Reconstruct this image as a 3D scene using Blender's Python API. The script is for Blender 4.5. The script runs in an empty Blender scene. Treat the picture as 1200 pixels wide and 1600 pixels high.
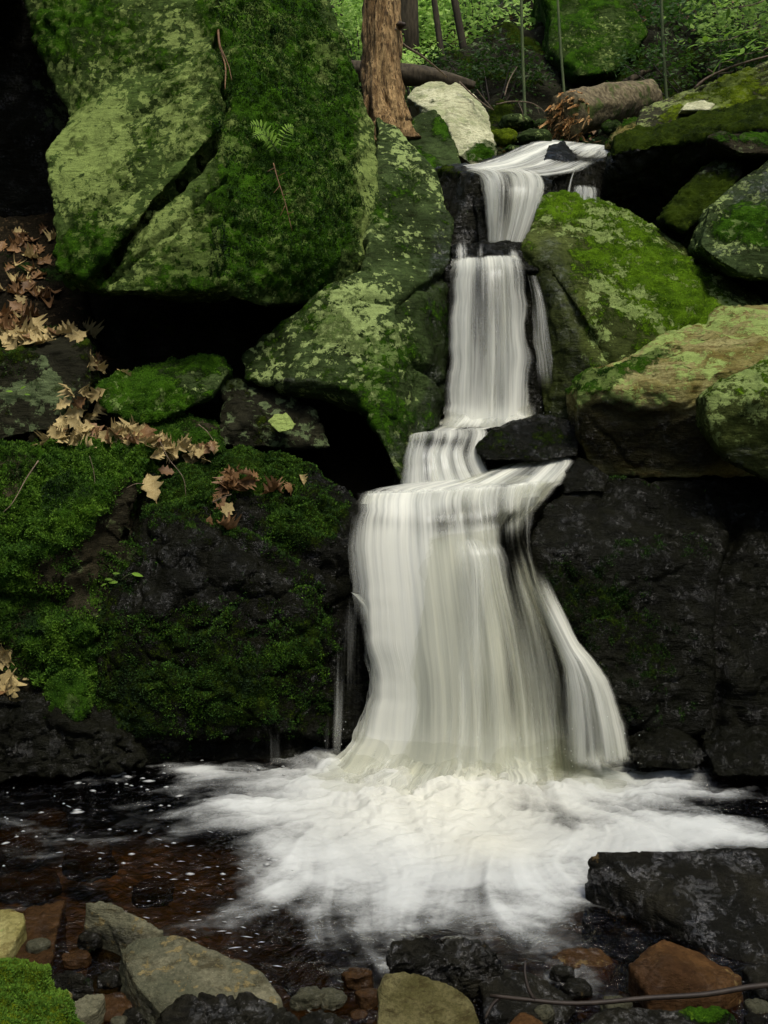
import bpy, bmesh, math, random
import numpy as np
from mathutils import Vector, Matrix
from mathutils.bvhtree import BVHTree
from math import radians as rad, sin, cos, pi

random.seed(7); RNG = np.random.default_rng(7)
S = bpy.context.scene
COL = S.collection

# ------------------------------------------------------------------ camera, sky, sun, exposure
CH = 1.55; PITCH = rad(-6.5); F = 1570.0
cam_d = bpy.data.cameras.new('camera'); cam = bpy.data.objects.new('camera', cam_d); COL.objects.link(cam)
cam.location = (0, 0, CH); cam.rotation_euler = (pi/2 + PITCH, 0, 0)
cam_d.sensor_fit = 'VERTICAL'; cam_d.sensor_height = 24; cam_d.lens = 24*F/1600
cam_d.clip_start = 0.05; cam_d.clip_end = 500
S.camera = cam
SUN_EL, SUN_AZ = rad(66), rad(150)       # high soft light from the right, slightly behind the camera
w = bpy.data.worlds.new("World"); S.world = w; w.use_nodes = True
nt = w.node_tree; nt.nodes.clear()
sk = nt.nodes.new('ShaderNodeTexSky'); sk.sky_type = 'NISHITA'; sk.sun_disc = False
sk.sun_elevation = SUN_EL; sk.sun_rotation = SUN_AZ; sk.air_density = 1.0; sk.dust_density = 3.0; sk.ozone_density = 0.6
bg = nt.nodes.new('ShaderNodeBackground'); bg.inputs['Strength'].default_value = 0.15
wo = nt.nodes.new('ShaderNodeOutputWorld')
nt.links.new(sk.outputs[0], bg.inputs[0]); nt.links.new(bg.outputs[0], wo.inputs[0])
sd = bpy.data.lights.new('sun', 'SUN'); sd.energy = 1.5; sd.angle = rad(16); sd.color = (1, 0.96, 0.86)
so = bpy.data.objects.new('sun', sd); COL.objects.link(so)
sdir = Vector((sin(SUN_AZ)*cos(SUN_EL), cos(SUN_AZ)*cos(SUN_EL), sin(SUN_EL)))
so.rotation_euler = sdir.to_track_quat('Z', 'Y').to_euler()
S.view_settings.view_transform = 'Standard'; S.view_settings.look = 'None'
S.view_settings.gamma = 1; S.view_settings.use_curve_mapping = False
S.view_settings.exposure = 0.85
S.render.engine = 'CYCLES'
S.cycles.use_denoising = True
S.cycles.max_bounces = 8; S.cycles.transparent_max_bounces = 24
S.cycles.diffuse_bounces = 3; S.cycles.glossy_bounces = 3

# ------------------------------------------------------------------ picture <-> world
_f = np.array([0, cos(PITCH), sin(PITCH)]); _u = np.array([0, -sin(PITCH), cos(PITCH)]); _r = np.array([1., 0, 0])
def ray(px, py): return _f*F + _r*(px-600) + _u*(800-py)
def P(px, py, Y):
    d = ray(px, py); return np.array([0, 0, CH]) + d*(Y/d[1])
def G(px, py, z=0.0):
    d = ray(px, py); return np.array([0, 0, CH]) + d*((z-CH)/d[2])
def proj(co):
    q = co - np.array([0, 0, CH]); d = np.maximum(q@_f, 1e-3)
    return 600 + F*(q@_r)/d, 800 - F*(q@_u)/d

# ------------------------------------------------------------------ noise
_perm = np.random.default_rng(3).permutation(256); _perm = np.concatenate([_perm, _perm])
_grad = np.random.default_rng(4).normal(size=(256, 3)); _grad /= np.linalg.norm(_grad, axis=1)[:, None]
def pnoise(p):
    p = np.asarray(p, float); i = np.floor(p).astype(int); f = p - i; i &= 255
    t = f*f*f*(f*(f*6-15)+10); out = 0
    for dx in (0, 1):
        wx = t[:, 0] if dx else 1-t[:, 0]
        for dy in (0, 1):
            wy = t[:, 1] if dy else 1-t[:, 1]
            for dz in (0, 1):
                wz = t[:, 2] if dz else 1-t[:, 2]
                h = _perm[_perm[_perm[(i[:, 0]+dx) & 255] + ((i[:, 1]+dy) & 255)] + ((i[:, 2]+dz) & 255)]
                out = out + wx*wy*wz*np.einsum('ij,ij->i', _grad[h], f - np.array([dx, dy, dz]))
    return out*1.5
def fbm(p, o=4, g=.5):
    a, s, r = 1., 1., 0
    for k in range(o):
        r = r + a*pnoise(p*s + 17.3*k); a *= g; s *= 2.03
    return r
def cellf(p):                                   # distance to nearest feature point and second nearest
    i = np.floor(p).astype(int); f1 = np.full(len(p), 9.); f2 = np.full(len(p), 9.)
    for dx in (-1, 0, 1):
        for dy in (-1, 0, 1):
            for dz in (-1, 0, 1):
                c = i + np.array([dx, dy, dz])
                h = _perm[_perm[_perm[c[:, 0] & 255] + (c[:, 1] & 255)] + (c[:, 2] & 255)]
                q = c + _grad[h]*.5 + .5; d = np.linalg.norm(q-p, axis=1)
                f2 = np.where(d < f1, f1, np.minimum(f2, d)); f1 = np.minimum(f1, d)
    return f1, f2
def sst(a, b, x): t = np.clip((x-a)/(b-a), 0, 1); return t*t*(3-2*t)

# ------------------------------------------------------------------ objects
def tag(o, label=None, cat=None, group=None, kind=None):
    for k, v in (('label', label), ('category', cat), ('group', group), ('kind', kind)):
        if v: o[k] = v
    return o
def obj_from(name, me, mat=None, parent=None, loc=None):
    o = bpy.data.objects.new(name, me); COL.objects.link(o)
    if mat: me.materials.clear(); me.materials.append(mat)
    if parent: o.parent = parent
    if loc is not None: o.location = loc
    return o
def mesh_np(name, co, faces, smooth=True, attrs=None, uv=None):
    """co (n,3); faces (m,3) or (m,4)"""
    me = bpy.data.meshes.new(name); co = np.asarray(co, np.float32); faces = np.asarray(faces, np.int32)
    n, k = faces.shape
    me.vertices.add(len(co)); me.vertices.foreach_set('co', co.ravel())
    me.loops.add(n*k); me.loops.foreach_set('vertex_index', faces.ravel())
    me.polygons.add(n); me.polygons.foreach_set('loop_start', np.arange(0, n*k, k, dtype=np.int32))
    me.polygons.foreach_set('use_smooth', np.full(n, smooth))
    if uv is not None:
        l = me.uv_layers.new(name='UVMap'); l.data.foreach_set('uv', np.asarray(uv, np.float32)[faces.ravel()].ravel())
    for a, v in (attrs or {}).items():
        at = me.attributes.new(a, 'FLOAT', 'POINT'); at.data.foreach_set('value', np.asarray(v, np.float32))
    me.update(); me.validate(); return me
def grid_faces(nu, nv):
    a = (np.arange(nv-1)[:, None]*nu + np.arange(nu-1)[None]).ravel()
    return np.stack([a, a+1, a+nu+1, a+nu], 1)

# ------------------------------------------------------------------ materials
class NT:
    def __init__(s, name):
        s.m = bpy.data.materials.new(name); s.m.use_nodes = True; s.t = s.m.node_tree; s.t.nodes.clear()
        s.out = s.t.nodes.new('ShaderNodeOutputMaterial')
    def n(s, typ, ins=None, **kw):
        x = s.t.nodes.new('ShaderNode'+typ)
        for k, v in kw.items(): setattr(x, k, v)
        for k, v in (ins or {}).items(): s.set(x.inputs[k], v)
        return x
    def set(s, sock, v):
        if isinstance(v, bpy.types.NodeSocket): s.t.links.new(v, sock)
        elif isinstance(v, bpy.types.Node): s.t.links.new(v.outputs[0], sock)
        elif isinstance(v, (tuple, list)) and len(v) == 3 and sock.type == 'RGBA': sock.default_value = (*v, 1)
        else: sock.default_value = v
    def math(s, op, a, b=None, c=None, clamp=False):
        x = s.n('Math', operation=op); x.use_clamp = clamp; s.set(x.inputs[0], a)
        if b is not None: s.set(x.inputs[1], b)
        if c is not None: s.set(x.inputs[2], c)
        return x.outputs[0]
    def mix(s, f, a, b):
        x = s.n('Mix', data_type='RGBA'); s.set(x.inputs[0], f); s.set(x.inputs[6], a); s.set(x.inputs[7], b); return x.outputs[2]
    def step(s, v, lo, hi, a=0., b=1.):
        x = s.n('MapRange', interpolation_type='SMOOTHSTEP'); s.set(x.inputs[0], v); s.set(x.inputs[1], lo); s.set(x.inputs[2], hi)
        s.set(x.inputs[3], a); s.set(x.inputs[4], b); return x.outputs[0]
    def noise(s, co, sc, det=4, rough=.55, dist=0., lac=2.):
        x = s.n('TexNoise', {'Scale': sc, 'Detail': det, 'Roughness': rough, 'Distortion': dist, 'Lacunarity': lac}); s.set(x.inputs['Vector'], co)
        return x.outputs['Fac']
    def attr(s, name): return s.n('Attribute', attribute_name=name).outputs['Fac']
    def objco(s): return s.n('TexCoord').outputs['Object']
    def mapv(s, co, scale=(1, 1, 1), rot=(0, 0, 0), loc=(0, 0, 0)):
        x = s.n('Mapping'); s.set(x.inputs['Vector'], co); x.inputs['Scale'].default_value = scale
        x.inputs['Rotation'].default_value = rot; x.inputs['Location'].default_value = loc; return x.outputs[0]

def rock_mat(name, c1, c2, c3, lichen=(.24, .30, .14), moss=((.008, .024, .002), (.038, .100, .005), (.13, .23, .014)),
             rough=.85, wetrough=.22, strata=(0, 0, 0), bump=.012, scale=1., lichen_sc=14., wetdark=.45, over=.4, mfine=.5, gloss=.5, gthr=.46):
    t = NT(name); co = t.objco(); st = t.mapv(co, (1, 1, 5), strata)
    n1 = t.noise(co, 3.2*scale, 5, .6, .4); n2 = t.noise(st, 9*scale, 6, .65, .3); n3 = t.noise(co, 60*scale, 5, .7)
    nf = t.noise(co, 190*scale, 3, .7)
    base = t.mix(t.step(n1, .36, .64), c1, c2)
    base = t.mix(t.math('MULTIPLY', t.step(n2, .50, .68), .8), base, c3)
    base = t.mix(t.step(n3, .36, .60, .5, 0.), base, tuple(v*.45 for v in c1))
    base = t.mix(t.step(nf, .60, .72, 0, .5), base, tuple(min(v*1.9+.02, .9) for v in c2))
    # lichen crusts
    dist = t.n('VectorMath', operation='MULTIPLY_ADD'); nz = t.n('TexNoise', {'Scale': 22., 'Detail': 4}); t.set(nz.inputs['Vector'], co)
    t.set(dist.inputs[0], nz.outputs['Color']); dist.inputs[1].default_value = (.08, .08, .08); t.set(dist.inputs[2], co)
    vo = t.n('TexVoronoi', {'Scale': lichen_sc, 'Randomness': 1.}); t.set(vo.inputs['Vector'], dist.outputs[0])
    big = t.noise(co, 4., 3)
    lf = t.math('ADD', t.math('MULTIPLY', t.math('SUBTRACT', .42, vo.outputs['Distance']), .85), t.math('MULTIPLY', t.math('SUBTRACT', big, .5), 1.3))
    lf = t.math('ADD', lf, t.math('MULTIPLY', t.math('SUBTRACT', t.noise(co, 38., 6, .75), .5), 1.9))
    lf = t.math('ADD', lf, t.math('SUBTRACT', t.attr('lichen'), .5))
    lf = t.step(lf, .02, .14)
    lc = t.mix(t.noise(co, 30., 3), tuple(v*.62 for v in lichen), lichen)
    lc = t.mix(t.step(nf, .4, .62, .5, 0), lc, tuple(v*.3 for v in lichen))
    base = t.mix(lf, base, lc)
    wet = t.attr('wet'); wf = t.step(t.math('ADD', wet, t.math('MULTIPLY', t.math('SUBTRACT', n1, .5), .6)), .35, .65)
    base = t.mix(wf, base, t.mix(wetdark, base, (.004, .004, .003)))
    gm = t.math('MULTIPLY', t.step(t.noise(co, 11*scale, 5, .7, .5), gthr, gthr+.16), t.step(n3, .40, .60))
    # moss
    mn = t.noise(co, 24., 5, .65); mh = t.noise(co, 130., 4, .75)
    mf = t.math('ADD', t.attr('moss'), t.math('ADD', t.math('MULTIPLY', t.math('SUBTRACT', mn, .5), .95), t.math('MULTIPLY', t.math('SUBTRACT', mh, .5), mfine)))
    mf = t.math('MULTIPLY', t.step(mf, .42, .60), t.math('SUBTRACT', 1., t.math('MULTIPLY', lf, over)))
    mc = t.mix(t.step(t.math('ADD', t.math('MULTIPLY', t.noise(co, 7., 4), .6), t.math('MULTIPLY', mh, .4)), .36, .62), moss[0], moss[1])
    mc = t.mix(t.step(t.math('ADD', t.math('MULTIPLY', mh, .55), t.math('MULTIPLY', mn, .45)), .54, .74), mc, moss[2])
    colr = t.mix(mf, base, mc)
    rg = t.math('ADD', rough, t.math('MULTIPLY', wf, wetrough-rough))
    rg = t.math('ADD', rg, t.math('MULTIPLY', t.math('SUBTRACT', n3, .5), .15))
    rg = t.math('ADD', rg, t.math('MULTIPLY', mf, t.math('SUBTRACT', 1., rg)))
    hgt = t.math('ADD', t.math('ADD', t.math('MULTIPLY', n2, 1.3), t.math('MULTIPLY', n3, .55)), t.math('MULTIPLY', nf, .16))
    hgt = t.math('ADD', hgt, t.math('ADD', t.math('MULTIPLY', lf, .10), t.math('MULTIPLY', t.math('MULTIPLY', wf, t.noise(co, 34*scale, 4, .6)), .7)))
    hgt = t.math('ADD', hgt, t.math('MULTIPLY', mf, t.math('ADD', t.math('MULTIPLY', mh, 1.0), t.math('MULTIPLY', mn, 1.2))))
    bp = t.n('Bump', {'Strength': 1., 'Distance': bump}); t.set(bp.inputs['Height'], hgt)
    b = t.n('BsdfPrincipled'); t.set(b.inputs['Base Color'], colr); t.set(b.inputs['Roughness'], rg); t.set(b.inputs['Normal'], bp.outputs[0])
    t.set(b.inputs['Specular IOR Level'], t.math('ADD', t.math('MULTIPLY', t.math('MULTIPLY', t.math('MULTIPLY', wf, gm), t.math('SUBTRACT', 1., mf)), gloss), .04))
    t.set(t.out.inputs[0], b.outputs[0]); return t.m

def plain_mat(name, c1, c2, rough=.7, sc=20., translucent=0., bump=0., stretch=(1, 1, 1), spec=.3, c3=None):
    t = NT(name); co = t.mapv(t.objco(), stretch); n = t.noise(co, sc, 5, .6)
    c = t.mix(t.step(n, .35, .65), c1, c2)
    if c3: c = t.mix(t.step(t.noise(co, sc*.35, 3), .52, .66), c, c3)
    oi = t.n('ObjectInfo'); c = t.mix(t.math('MULTIPLY', oi.outputs['Random'], .72), c, tuple(v*.45 for v in c1))
    b = t.n('BsdfPrincipled', {'Roughness': rough, 'Specular IOR Level': spec}); t.set(b.inputs['Base Color'], c)
    if bump:
        bp = t.n('Bump', {'Strength': 1., 'Distance': bump}); t.set(bp.inputs['Height'], n); t.set(b.inputs['Normal'], bp.outputs[0])
    o = b.outputs[0]
    if translucent:
        tr = t.n('BsdfTranslucent'); t.set(tr.inputs[0], c); mx = t.n('MixShader'); t.set(mx.inputs[0], translucent); t.set(mx.inputs[1], o); t.set(mx.inputs[2], tr.outputs[0]); o = mx.outputs[0]
    t.set(t.out.inputs[0], o); return t.m

M = {}
M['lichen'] = rock_mat('lichen_rock', (.028, .048, .010), (.070, .112, .024), (.010, .018, .004), lichen=(.24, .32, .085), strata=(.3, .75, .2), lichen_sc=20)
M['grey_lichen'] = rock_mat('grey_lichen_rock', (.020, .032, .009), (.048, .075, .022), (.008, .010, .003), lichen=(.30, .39, .13), strata=(.2, 1.1, 0), lichen_sc=17)
M['wet'] = rock_mat('wet_black_rock', (.0045, .005, .0025), (.0105, .011, .0055), (.002, .002, .0015), lichen=(.10, .12, .08), strata=(.4, .2, .3), bump=.013, wetrough=.15, mfine=1.2, gloss=.40, gthr=.48,
                    moss=((.005, .010, .001), (.020, .038, .003), (.070, .100, .007)))
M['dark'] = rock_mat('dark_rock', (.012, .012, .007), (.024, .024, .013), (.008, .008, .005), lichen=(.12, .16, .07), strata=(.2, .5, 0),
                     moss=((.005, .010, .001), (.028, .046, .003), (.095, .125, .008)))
M['tan'] = rock_mat('tan_rock', (.14, .12, .03), (.29, .27, .11), (.075, .040, .010), lichen=(.33, .43, .12), strata=(.1, -.5, .2), lichen_sc=9, wetdark=.88, bump=.018)
M['mustard'] = rock_mat('mustard_rock', (.075, .068, .024), (.15, .135, .06), (.035, .026, .010), lichen=(.36, .43, .15), strata=(.1, -.5, .2), scale=2.2, bump=.014)
M['green_lichen'] = rock_mat('green_lichen_rock', (.032, .042, .010), (.075, .095, .022), (.014, .018, .005), lichen=(.25, .33, .10), strata=(.2, 1.1, 0), lichen_sc=10, over=.85,
    moss=((.018, .045, .002), (.085, .165, .006), (.20, .33, .02)))
M['brown'] = rock_mat('brown_rock', (.045, .026, .010), (.10, .055, .018), (.018, .012, .006), lichen=(.2, .17, .08), strata=(.1, -.4, .2))
M['white'] = rock_mat('pale_rock', (.40, .41, .23), (.60, .60, .38), (.26, .25, .14), lichen=(.52, .56, .30), strata=(0, .2, 0), lichen_sc=8, bump=.02)
M['river'] = rock_mat('river_stone', (.075, .078, .048), (.17, .16, .10), (.035, .028, .012), lichen=(.27, .22, .10), strata=(.3, .6, .3), wetrough=.35, scale=1.4, bump=.014, lichen_sc=22)
M['river_wet'] = rock_mat('wet_river_stone', (.008, .008, .006), (.026, .024, .015), (.004, .004, .003), lichen=(.10, .07, .03), strata=(.3, .3, .3), wetrough=.12, scale=1.1, bump=.013, gloss=1.1, gthr=.47)
M['bed'] = rock_mat('bed_stone', (.02, .014, .006), (.045, .03, .012), (.012, .008, .004), lichen=(.10, .06, .025), scale=1.4)
M['rust'] = rock_mat('rusty_stone', (.040, .020, .008), (.09, .046, .016), (.018, .009, .004), lichen=(.24, .16, .06), strata=(.3, .5, .3), wetrough=.2, scale=1.4, bump=.006)
MOSSB = ((.03, .05, .003), (.12, .17, .008), (.30, .36, .02))
M['mossy'] = rock_mat('mossy_rock', (.02, .018, .010), (.04, .034, .018), (.01, .009, .005), lichen=(.1, .12, .05), moss=((.007, .022, .002), (.032, .085, .005), (.10, .19, .014)), bump=.014)
M['bright_moss'] = rock_mat('bright_moss_rock', (.03, .03, .016), (.06, .06, .03), (.015, .015, .008), lichen=(.25, .3, .1), moss=MOSSB, bump=.014)
M['soil'] = rock_mat('forest_soil', (.008, .007, .004), (.018, .014, .007), (.008, .007, .004), lichen=(.10, .07, .035), lichen_sc=30, bump=.02,
                     moss=((.006, .014, .003), (.02, .045, .008), (.05, .09, .015)))
M['tuft'] = plain_mat('moss_tuft', (.042, .115, .006), (.125, .25, .014), .9, 9., .25, c3=(.014, .04, .005))
M['tuft_dark'] = plain_mat('dark_moss_tuft', (.014, .048, .003), (.044, .115, .006), .9, 9., .2, c3=(.006, .02, .003))
M['tuft_bright'] = plain_mat('bright_moss_tuft', (.08, .19, .012), (.20, .36, .035), .9, 12., .3, c3=(.04, .11, .008))
M['tuft_yellow'] = plain_mat('yellow_moss_tuft', (.07, .13, .006), (.18, .26, .015), .9, 12., .3, c3=(.03, .07, .004))
M['leaf_tan'] = plain_mat('dry_tan_leaf', (.36, .27, .10), (.56, .45, .21), .75, 30., .2)
M['leaf_brown'] = plain_mat('dry_brown_leaf', (.14, .07, .025), (.26, .15, .06), .6, 30., .15)
M['leaf_green'] = plain_mat('fresh_leaf', (.14, .28, .02), (.25, .42, .04), .75, 10., .4)
M['leaf_far'] = plain_mat('lit_far_leaf', (.30, .52, .08), (.56, .78, .22), .6, 3., .5, c3=(.05, .13, .02))  # brightness and haze of the lit background put into the leaf colour
M['leaf_dark'] = plain_mat('shaded_leaf', (.035, .085, .012), (.07, .16, .02), .6, 3., .4)  # darker copy of the leaves, shade put into the colour
M['bark'] = plain_mat('bark', (.030, .023, .012), (.07, .055, .03), .9, 30., 0, .01, (1, 1, .25))
M['bark_green'] = plain_mat('green_bark', (.06, .09, .03), (.11, .14, .05), .8, 30., 0, .004, (1, 1, .25))
M['twig'] = plain_mat('twig', (.10, .07, .04), (.20, .15, .10), .8, 40.)
M['twig_dark'] = plain_mat('dark_twig', (.022, .015, .01), (.05, .035, .022), .6, 40.)

M['log_bark'] = plain_mat('mossy_log_bark', (.07, .055, .028), (.20, .165, .09), .9, 22., 0, .02, (1, 1, 1), .2, (.06, .085, .015))
def deadwood_mat(name, a, b, c):
    t = NT(name); co = t.objco(); st = t.mapv(co, (1, 1, .18))
    n1 = t.noise(st, 22, 6, .65, .6); n2 = t.noise(st, 70, 4, .6); n3 = t.noise(co, 5, 4)
    col = t.mix(t.step(n1, .38, .6), a, b); col = t.mix(t.step(n2, .52, .62, 0, .9), col, c)
    col = t.mix(t.step(n3, .55, .65, 0, .7), col, tuple(v*.5 for v in a))
    bp = t.n('Bump', {'Strength': 1., 'Distance': .05}); t.set(bp.inputs['Height'], t.math('ADD', n1, t.math('MULTIPLY', n2, .7)))
    bs = t.n('BsdfPrincipled', {'Roughness': .85, 'Specular IOR Level': .2}); t.set(bs.inputs['Base Color'], col); t.set(bs.inputs['Normal'], bp.outputs[0])
    t.set(t.out.inputs[0], bs.outputs[0]); return t.m
M['deadwood'] = deadwood_mat('rotten_trunk_wood', (.20, .12, .045), (.42, .28, .12), (.055, .032, .014))
M['orangewood'] = deadwood_mat('broken_orange_wood', (.42, .19, .05), (.68, .42, .17), (.16, .06, .02))

# ------------------------------------------------------------------ rock builder
ROCKS = []      # (object, co, tris) for ray casting
def hullspec(pts, th=None, shrink=.82, lift=0.):
    w_ = [P(*p) for p in pts]
    if th:
        c = sum(w_)/len(w_)
        w_ += [c + (q-c)*shrink + np.array([0, th, lift]) for q in w_]
    return w_
def rock(name, label, hulls, mat, vox=.014, amp=.03, freq=3., facet=.5, fine=.004, moss=0., moss_up=0., moss_n=.5, lichen=.3, wet=0., wet_low=None,
         paint=(), grooves=(), strata=None, cat='boulder', group=None, smooth=1, seed=0, kind=None, mossdisp=.012, wfine=0.):
    if mat == 'wet': wfine = .0022; fine = .004
    if mat == 'river_wet': wfine = .0008; fine = .002
    bm = bmesh.new()
    for h in hulls:
        b2 = bmesh.new()
        for q in h: b2.verts.new(q)
        r = bmesh.ops.convex_hull(b2, input=b2.verts)
        junk = [g for g in r['geom_interior'] + r['geom_unused'] if isinstance(g, bmesh.types.BMVert) and g.is_valid]
        bmesh.ops.delete(b2, geom=list(set(junk)), context='VERTS')
        bmesh.ops.recalc_face_normals(b2, faces=b2.faces)
        tmp = bpy.data.meshes.new('t'); b2.to_mesh(tmp); b2.free(); bm.from_mesh(tmp); bpy.data.meshes.remove(tmp)
    me = bpy.data.meshes.new('t'); bm.to_mesh(me); bm.free()
    o = bpy.data.objects.new('t', me); COL.objects.link(o)
    md = o.modifiers.new('r', 'REMESH'); md.mode = 'VOXEL'; md.voxel_size = vox; md.adaptivity = 0
    if smooth:
        sm = o.modifiers.new('s', 'SMOOTH'); sm.factor = .5; sm.iterations = smooth
    dg = bpy.context.evaluated_depsgraph_get(); e = o.evaluated_get(dg); m2 = e.to_mesh()
    n = len(m2.vertices); co = np.empty(n*3, np.float32); m2.vertices.foreach_get('co', co); co = co.reshape(-1, 3).astype(float)
    nr = np.empty(n*3, np.float32); m2.vertices.foreach_get('normal', nr); nr = nr.reshape(-1, 3).astype(float)
    nf = len(m2.polygons); fc = np.empty(nf*4, np.int32); m2.loops.foreach_get('vertex_index', fc); fc = fc.reshape(-1, 4)
    e.to_mesh_clear(); bpy.data.objects.remove(o); bpy.data.meshes.remove(me)
    off = np.array([seed*7.31+1.7, seed*3.7, seed*5.3])
    q = co + off
    d = amp*fbm(q*freq, 4, .5)
    if facet:
        wq = q*freq*1.3 + .35*np.stack([pnoise(q*freq*2), pnoise(q*freq*2+9), pnoise(q*freq*2+19)], 1)
        f1, f2 = cellf(wq); d += amp*facet*(f1-.5)*1.2
        d -= amp*facet*.9*np.exp(-((f2-f1)/.05)**2)
    if strata is not None:
        a = np.array(strata[:3]); a = a/np.linalg.norm(a); s_ = q@a*strata[3] + .9*pnoise(q*2.2) ; fr = s_-np.floor(s_)
        d += strata[4]*(np.abs(fr-.5)*2-.5)*(0.4+pnoise(q*3.1+5)) + strata[4]*.5*pnoise(np.stack([s_*2.7, q@np.array([1, 0, 0])*1.5, q@np.array([0, .7, .7])*1.5], 1))
    d += fine*fbm(q*26, 3, .6)*1.2
    d += wfine*fbm(q*48, 3, .6)
    px, py = proj(co); front = nr@(-(_f)) > -.15
    for g in grooves:      # (points, width px, depth m)
        pts = np.array(g[0], float); dm = np.full(n, 1e9)
        jx = px + 6*pnoise(q*9); jy = py + 6*pnoise(q*9+7)
        for k in range(len(pts)-1):
            a, b = pts[k], pts[k+1]; ab = b-a
            t = np.clip(((jx-a[0])*ab[0]+(jy-a[1])*ab[1])/(ab@ab), 0, 1)
            dm = np.minimum(dm, np.hypot(jx-a[0]-t*ab[0], jy-a[1]-t*ab[1]))
        d -= front*g[2]*np.exp(-(dm/g[1])**2)
    up = nr[:, 2]
    ms = moss + moss_up*sst(-.1, .75, up) + moss_n*fbm(q*2.6+31, 4, .6)
    li = lichen + .25*fbm(q*1.9+71, 3); we = np.full(n, float(wet))
    if wet_low: we = np.maximum(we, 1-sst(wet_low-.06, wet_low+.12, co[:, 2]))
    for pt in paint:       # (channel, px, py, rx, ry, value[, angle])
        an = rad(pt[6]) if len(pt) > 6 else 0; dx, dy = px-pt[1], py-pt[2]
        rx = dx*cos(an)+dy*sin(an); ry = -dx*sin(an)+dy*cos(an)
        v = pt[5]*np.exp(-((rx/pt[3])**2+(ry/pt[4])**2)**1.4)
        if pt[0] == 'm': ms = ms+v
        elif pt[0] == 'l': li = li+v
        elif pt[0] == 'w': we = we+v
        elif pt[0] == 'd': d = d+v*front
    mcl = sst(.3, .7, ms)
    d += mcl*mossdisp*(1.0+1.6*fbm(q*16+3, 3, .6)) + mcl*mossdisp*.35*fbm(q*60, 2, .6)
    co2 = co + nr*d[:, None]
    org = co2.mean(0); org[2] = co2[:, 2].min()
    mesh = mesh_np(name, co2-org, fc, True, {'moss': np.clip(ms, 0, 1.2), 'lichen': np.clip(li, -.5, 1.5), 'wet': np.clip(we, 0, 1)})
    o = obj_from(name, mesh, M[mat], loc=org)
    if kind: tag(o, label, kind=kind)
    else: tag(o, label, cat, group)
    ROCKS.append((o, co2, fc, nr, np.clip(ms, 0, 1.2)))
    return o

def tufts(rk, count, mat, ln=.012, wd=.006, thr=.5, clump=14., parent=True, pxbox=None):
    """tiny moss shoots standing on the mossy part of a rock: one mesh, a part of that rock"""
    o, co, fc, nr, ms = next(r for r in ROCKS if r[0] == rk)
    c = co[fc].mean(1); m = ms[fc].mean(1)
    v1 = co[fc[:, 2]]-co[fc[:, 0]]; v2 = co[fc[:, 3]]-co[fc[:, 1]]; nn = np.cross(v1, v2); ar = np.linalg.norm(nn, axis=1)/2; nn = nn/(2*ar[:, None]+1e-12)
    px, py = proj(c); view = c-np.array([0, 0, CH]); ok = (np.einsum('ij,ij->i', nn, view) < .12*np.linalg.norm(view, axis=1)) & (px > -80) & (px < 1280) & (py > -80) & (py < 1680)
    if pxbox: ok &= (px > pxbox[0]) & (py > pxbox[1]) & (px < pxbox[2]) & (py < pxbox[3])
    cl = fbm(c*clump, 3, .6)
    wgt = ar*ok*sst(thr-.1, thr+.15, m + .35*cl)
    if wgt.sum() <= 0: return
    idx = RNG.choice(len(c), count, p=wgt/wgt.sum())
    a = RNG.random((count, 2)); fcs = co[fc[idx]]
    p = (fcs[:, 0]*((1-a[:, 0])*(1-a[:, 1]))[:, None] + fcs[:, 1]*(a[:, 0]*(1-a[:, 1]))[:, None] + fcs[:, 2]*(a[:, 0]*a[:, 1])[:, None] + fcs[:, 3]*((1-a[:, 0])*a[:, 1])[:, None])
    up = nn[idx]*.6 + np.array([0, 0, .5]) + RNG.normal(size=(count, 3))*.45; up /= np.linalg.norm(up, axis=1)[:, None]
    sd_ = np.cross(up, RNG.normal(size=(count, 3))); sd_ /= np.linalg.norm(sd_, axis=1)[:, None]
    L = .78*ln*(.5+RNG.random(count))*(1+.6*cl[idx]); L = np.clip(L, ln*.3, ln*2)[:, None]; W = .72*wd*(.6+.8*RNG.random((count, 1)))
    b = p - nn[idx]*.002
    V = np.stack([b, b+up*L*.6+sd_*W*.5, b+up*L, b+up*L*.55-sd_*W*.5], 1).reshape(-1, 3)
    org = np.array(o.location)
    fq = np.arange(count*4).reshape(-1, 4)
    me = mesh_np('moss', V-org, fq, False); t = obj_from('moss', me, M[mat], o); t['kind'] = 'stuff'
    return t
# ------------------------------------------------------------------ the ground: one sheet rising up the ravine
def xc(Y): return np.interp(Y, [0, 4, 6, 8, 12, 40], [.1, .2, .6, 1.3, 2.2, 4.])
def terr(X, Y):
    zc = np.interp(Y, [-60, -20, 0, 3.4, 4.4, 4.9, 5.4, 6, 7, 9, 12, 20, 60, 120], [-6, -3, -.95, -.95, -.7, .3, .8, 1.5, 2.4, 3.35, 5.0, 9.6, 26, 45])
    dx = X-xc(Y); wl = np.interp(Y, [0, 4, 6, 9, 14], [1.9, 2.2, 3.0, 2.6, 4.]); wr = np.interp(Y, [0, 4, 6, 9, 14], [1.9, 1.6, 1.4, 1.8, 4.])
    sl = np.interp(Y, [0, 5, 9, 14], [.75, 1.1, .55, .12]); sr = np.interp(Y, [0, 5, 9, 14], [.7, .9, .5, .3])
    l = np.maximum(-dx-wl, 0); r = np.maximum(dx-wr, 0)
    l = np.where(l > 6, 6+(l-6)*.35, l); r = np.where(r > 6, 6+(r-6)*.35, r)
    return zc + l*sl + r*sr
def axis(a, b, c, d, fine, coarse):
    return np.unique(np.concatenate([np.linspace(a, b, coarse), np.linspace(b, c, fine), np.linspace(c, d, coarse)]))
gx = axis(-80, -5, 6, 80, 190, 30); gy = axis(-60, 1.5, 16, 120, 230, 34)
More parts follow.
